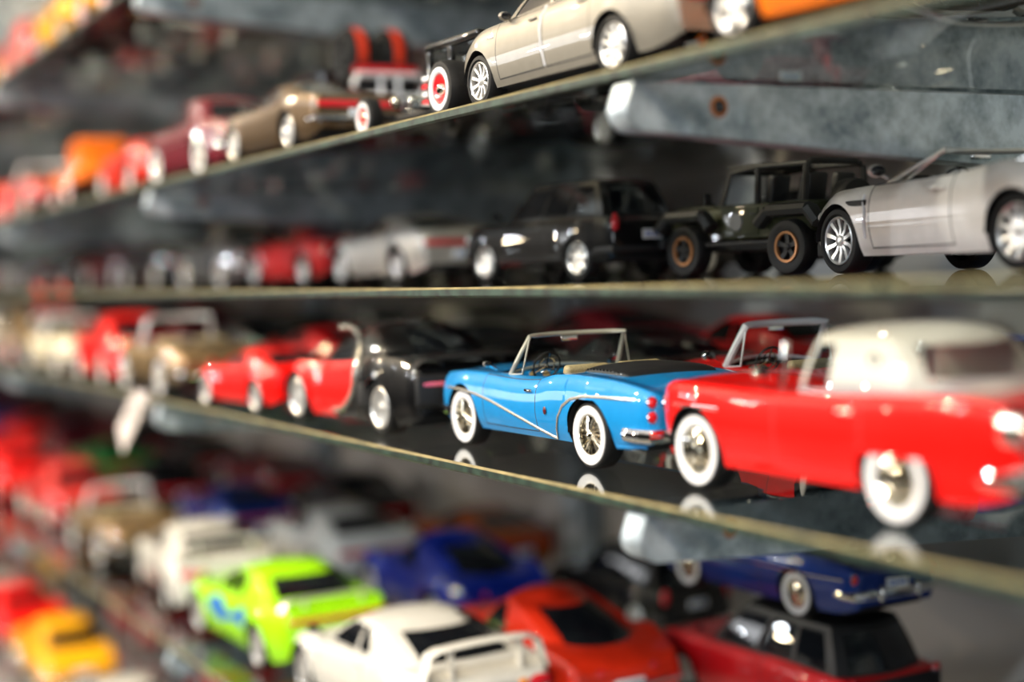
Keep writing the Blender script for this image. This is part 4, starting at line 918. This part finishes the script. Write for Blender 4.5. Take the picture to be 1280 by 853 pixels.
row('B', .69, -1.05, -4.8, [('sedan', 'black', 'black'), ('sport', 'black', 'black'), ('muscle', 'maroon', 'maroon'), ('classic', 'black', 'black')], 'dim shelf\'s rear row')
row('C', .385, -1.285, -4.2, [('roadster', 'bronze', 'bronze'), ('classic', 'red', 'bright red'), ('roadster', 'cream', 'cream'), ('rod_truck', 'bronze', 'bronze'), ('classic', 'silver', 'silver'), ('roadster', 'cream', 'cream'), ('sport', 'red', 'bright red')], 'blue convertible\'s front row', step=.205)
row('C', .50, -1.22, -4.4, [('sport', 'cherry', 'cherry red'), ('muscle', 'black', 'black'), ('sport', 'maroon', 'maroon'), ('sedan', 'black', 'black')], 'blue convertible\'s middle row')
row('C', .66, -1.50, -4.6, [('sedan', 'grey', 'grey'), ('muscle', 'black', 'black'), ('sport', 'black', 'black'), ('classic', 'maroon', 'maroon')], 'blue convertible\'s rear row')
row('D', .415, -1.66, -4.2, [('roadster', 'bronze', 'bronze'), ('classic', 'rose', 'rose red'), ('muscle', 'red', 'red'), ('sport', 'red', 'bright red'), ('roadster', 'red', 'red'), ('sport', 'orange', 'orange')], 'lime coupe\'s front row', step=.24, sc=1 / 20)
row('D', .55, -1.66, -4.4, [('sport', 'navy', 'navy'), ('muscle', 'black', 'black'), ('sport', 'green', 'green'), ('classic', 'maroon', 'maroon'), ('sport', 'red', 'red')], 'lime coupe\'s middle row', step=.24, sc=1 / 20)
row('D', .68, -1.62, -4.6, [('sedan', 'black', 'black'), ('sport', 'maroon', 'maroon'), ('muscle', 'black', 'black')], 'lime coupe\'s rear row', step=.24, sc=1 / 20)
row('E', .40, -1.35, -4.2, [('roadster', 'cream', 'cream'), ('sport', 'white', 'white'), ('classic', 'yellow', 'yellow'), ('muscle', 'red', 'red'), ('sport', 'silver', 'silver'), ('classic', 'rose', 'rose red')], 'lowest shelf\'s front row', step=.24, sc=1 / 20)
row('E', .56, -1.5, -4.2, [('sport', 'yellow', 'yellow'), ('sport', 'red', 'red'), ('muscle', 'cherry', 'dark red'), ('sport', 'black', 'black')], 'lowest shelf\'s second row', step=.24, sc=1 / 20)
row('A', .565, -1.04, -4.6, [('estate', 'black', 'black'), ('estate', 'maroon', 'dark red'), ('rod_coupe', 'black', 'black'), ('estate', 'grey', 'grey')], 'silver sedan\'s middle row')
row('Z', .55, -.30, -4.6, [('estate', 'black', 'black'), ('sedan', 'grey', 'grey'), ('estate', 'maroon', 'dark red'), ('classic', 'black', 'black')], 'top shelf\'s middle row')
row('Z', .69, -.30, -4.6, [('estate', 'black', 'black'), ('rod_coupe', 'black', 'black'), ('estate', 'grey', 'grey')], 'top shelf\'s rear row')
row('Z', .39, -1.40, -4.4, [('rod_coupe', 'yellow', 'yellow'), ('estate', 'yellow', 'yellow'), ('classic', 'vermilion', 'orange-red'), ('sport', 'yellow', 'yellow'), ('sport', 'silver', 'silver')], 'top shelf\'s front row', step=.205)

# price tag clipped to the middle shelf's edge
r = bpy.data.objects.new('price_tag', None); COL.objects.link(r); r.location = (-1.235, YE - .006, H + zC - .003); r.rotation_euler = (0, radians(60), 0)
r['label'] = 'pale paper price tag hanging askew from the middle shelf edge'; r['category'] = 'price tag'
g = G(); g.box((0, 0, -.040), (.025, .0012, .076), .0); g.box((0, .003, .001), (.014, .010, .004)); simple('tag_card', g, ['paper'], r)
g = G()
for k in range(4): g.box((0, -.0008, -.015 - .008 * k), (.013, .0004, .002))
simple('tag_print', g, ['dark'], r)
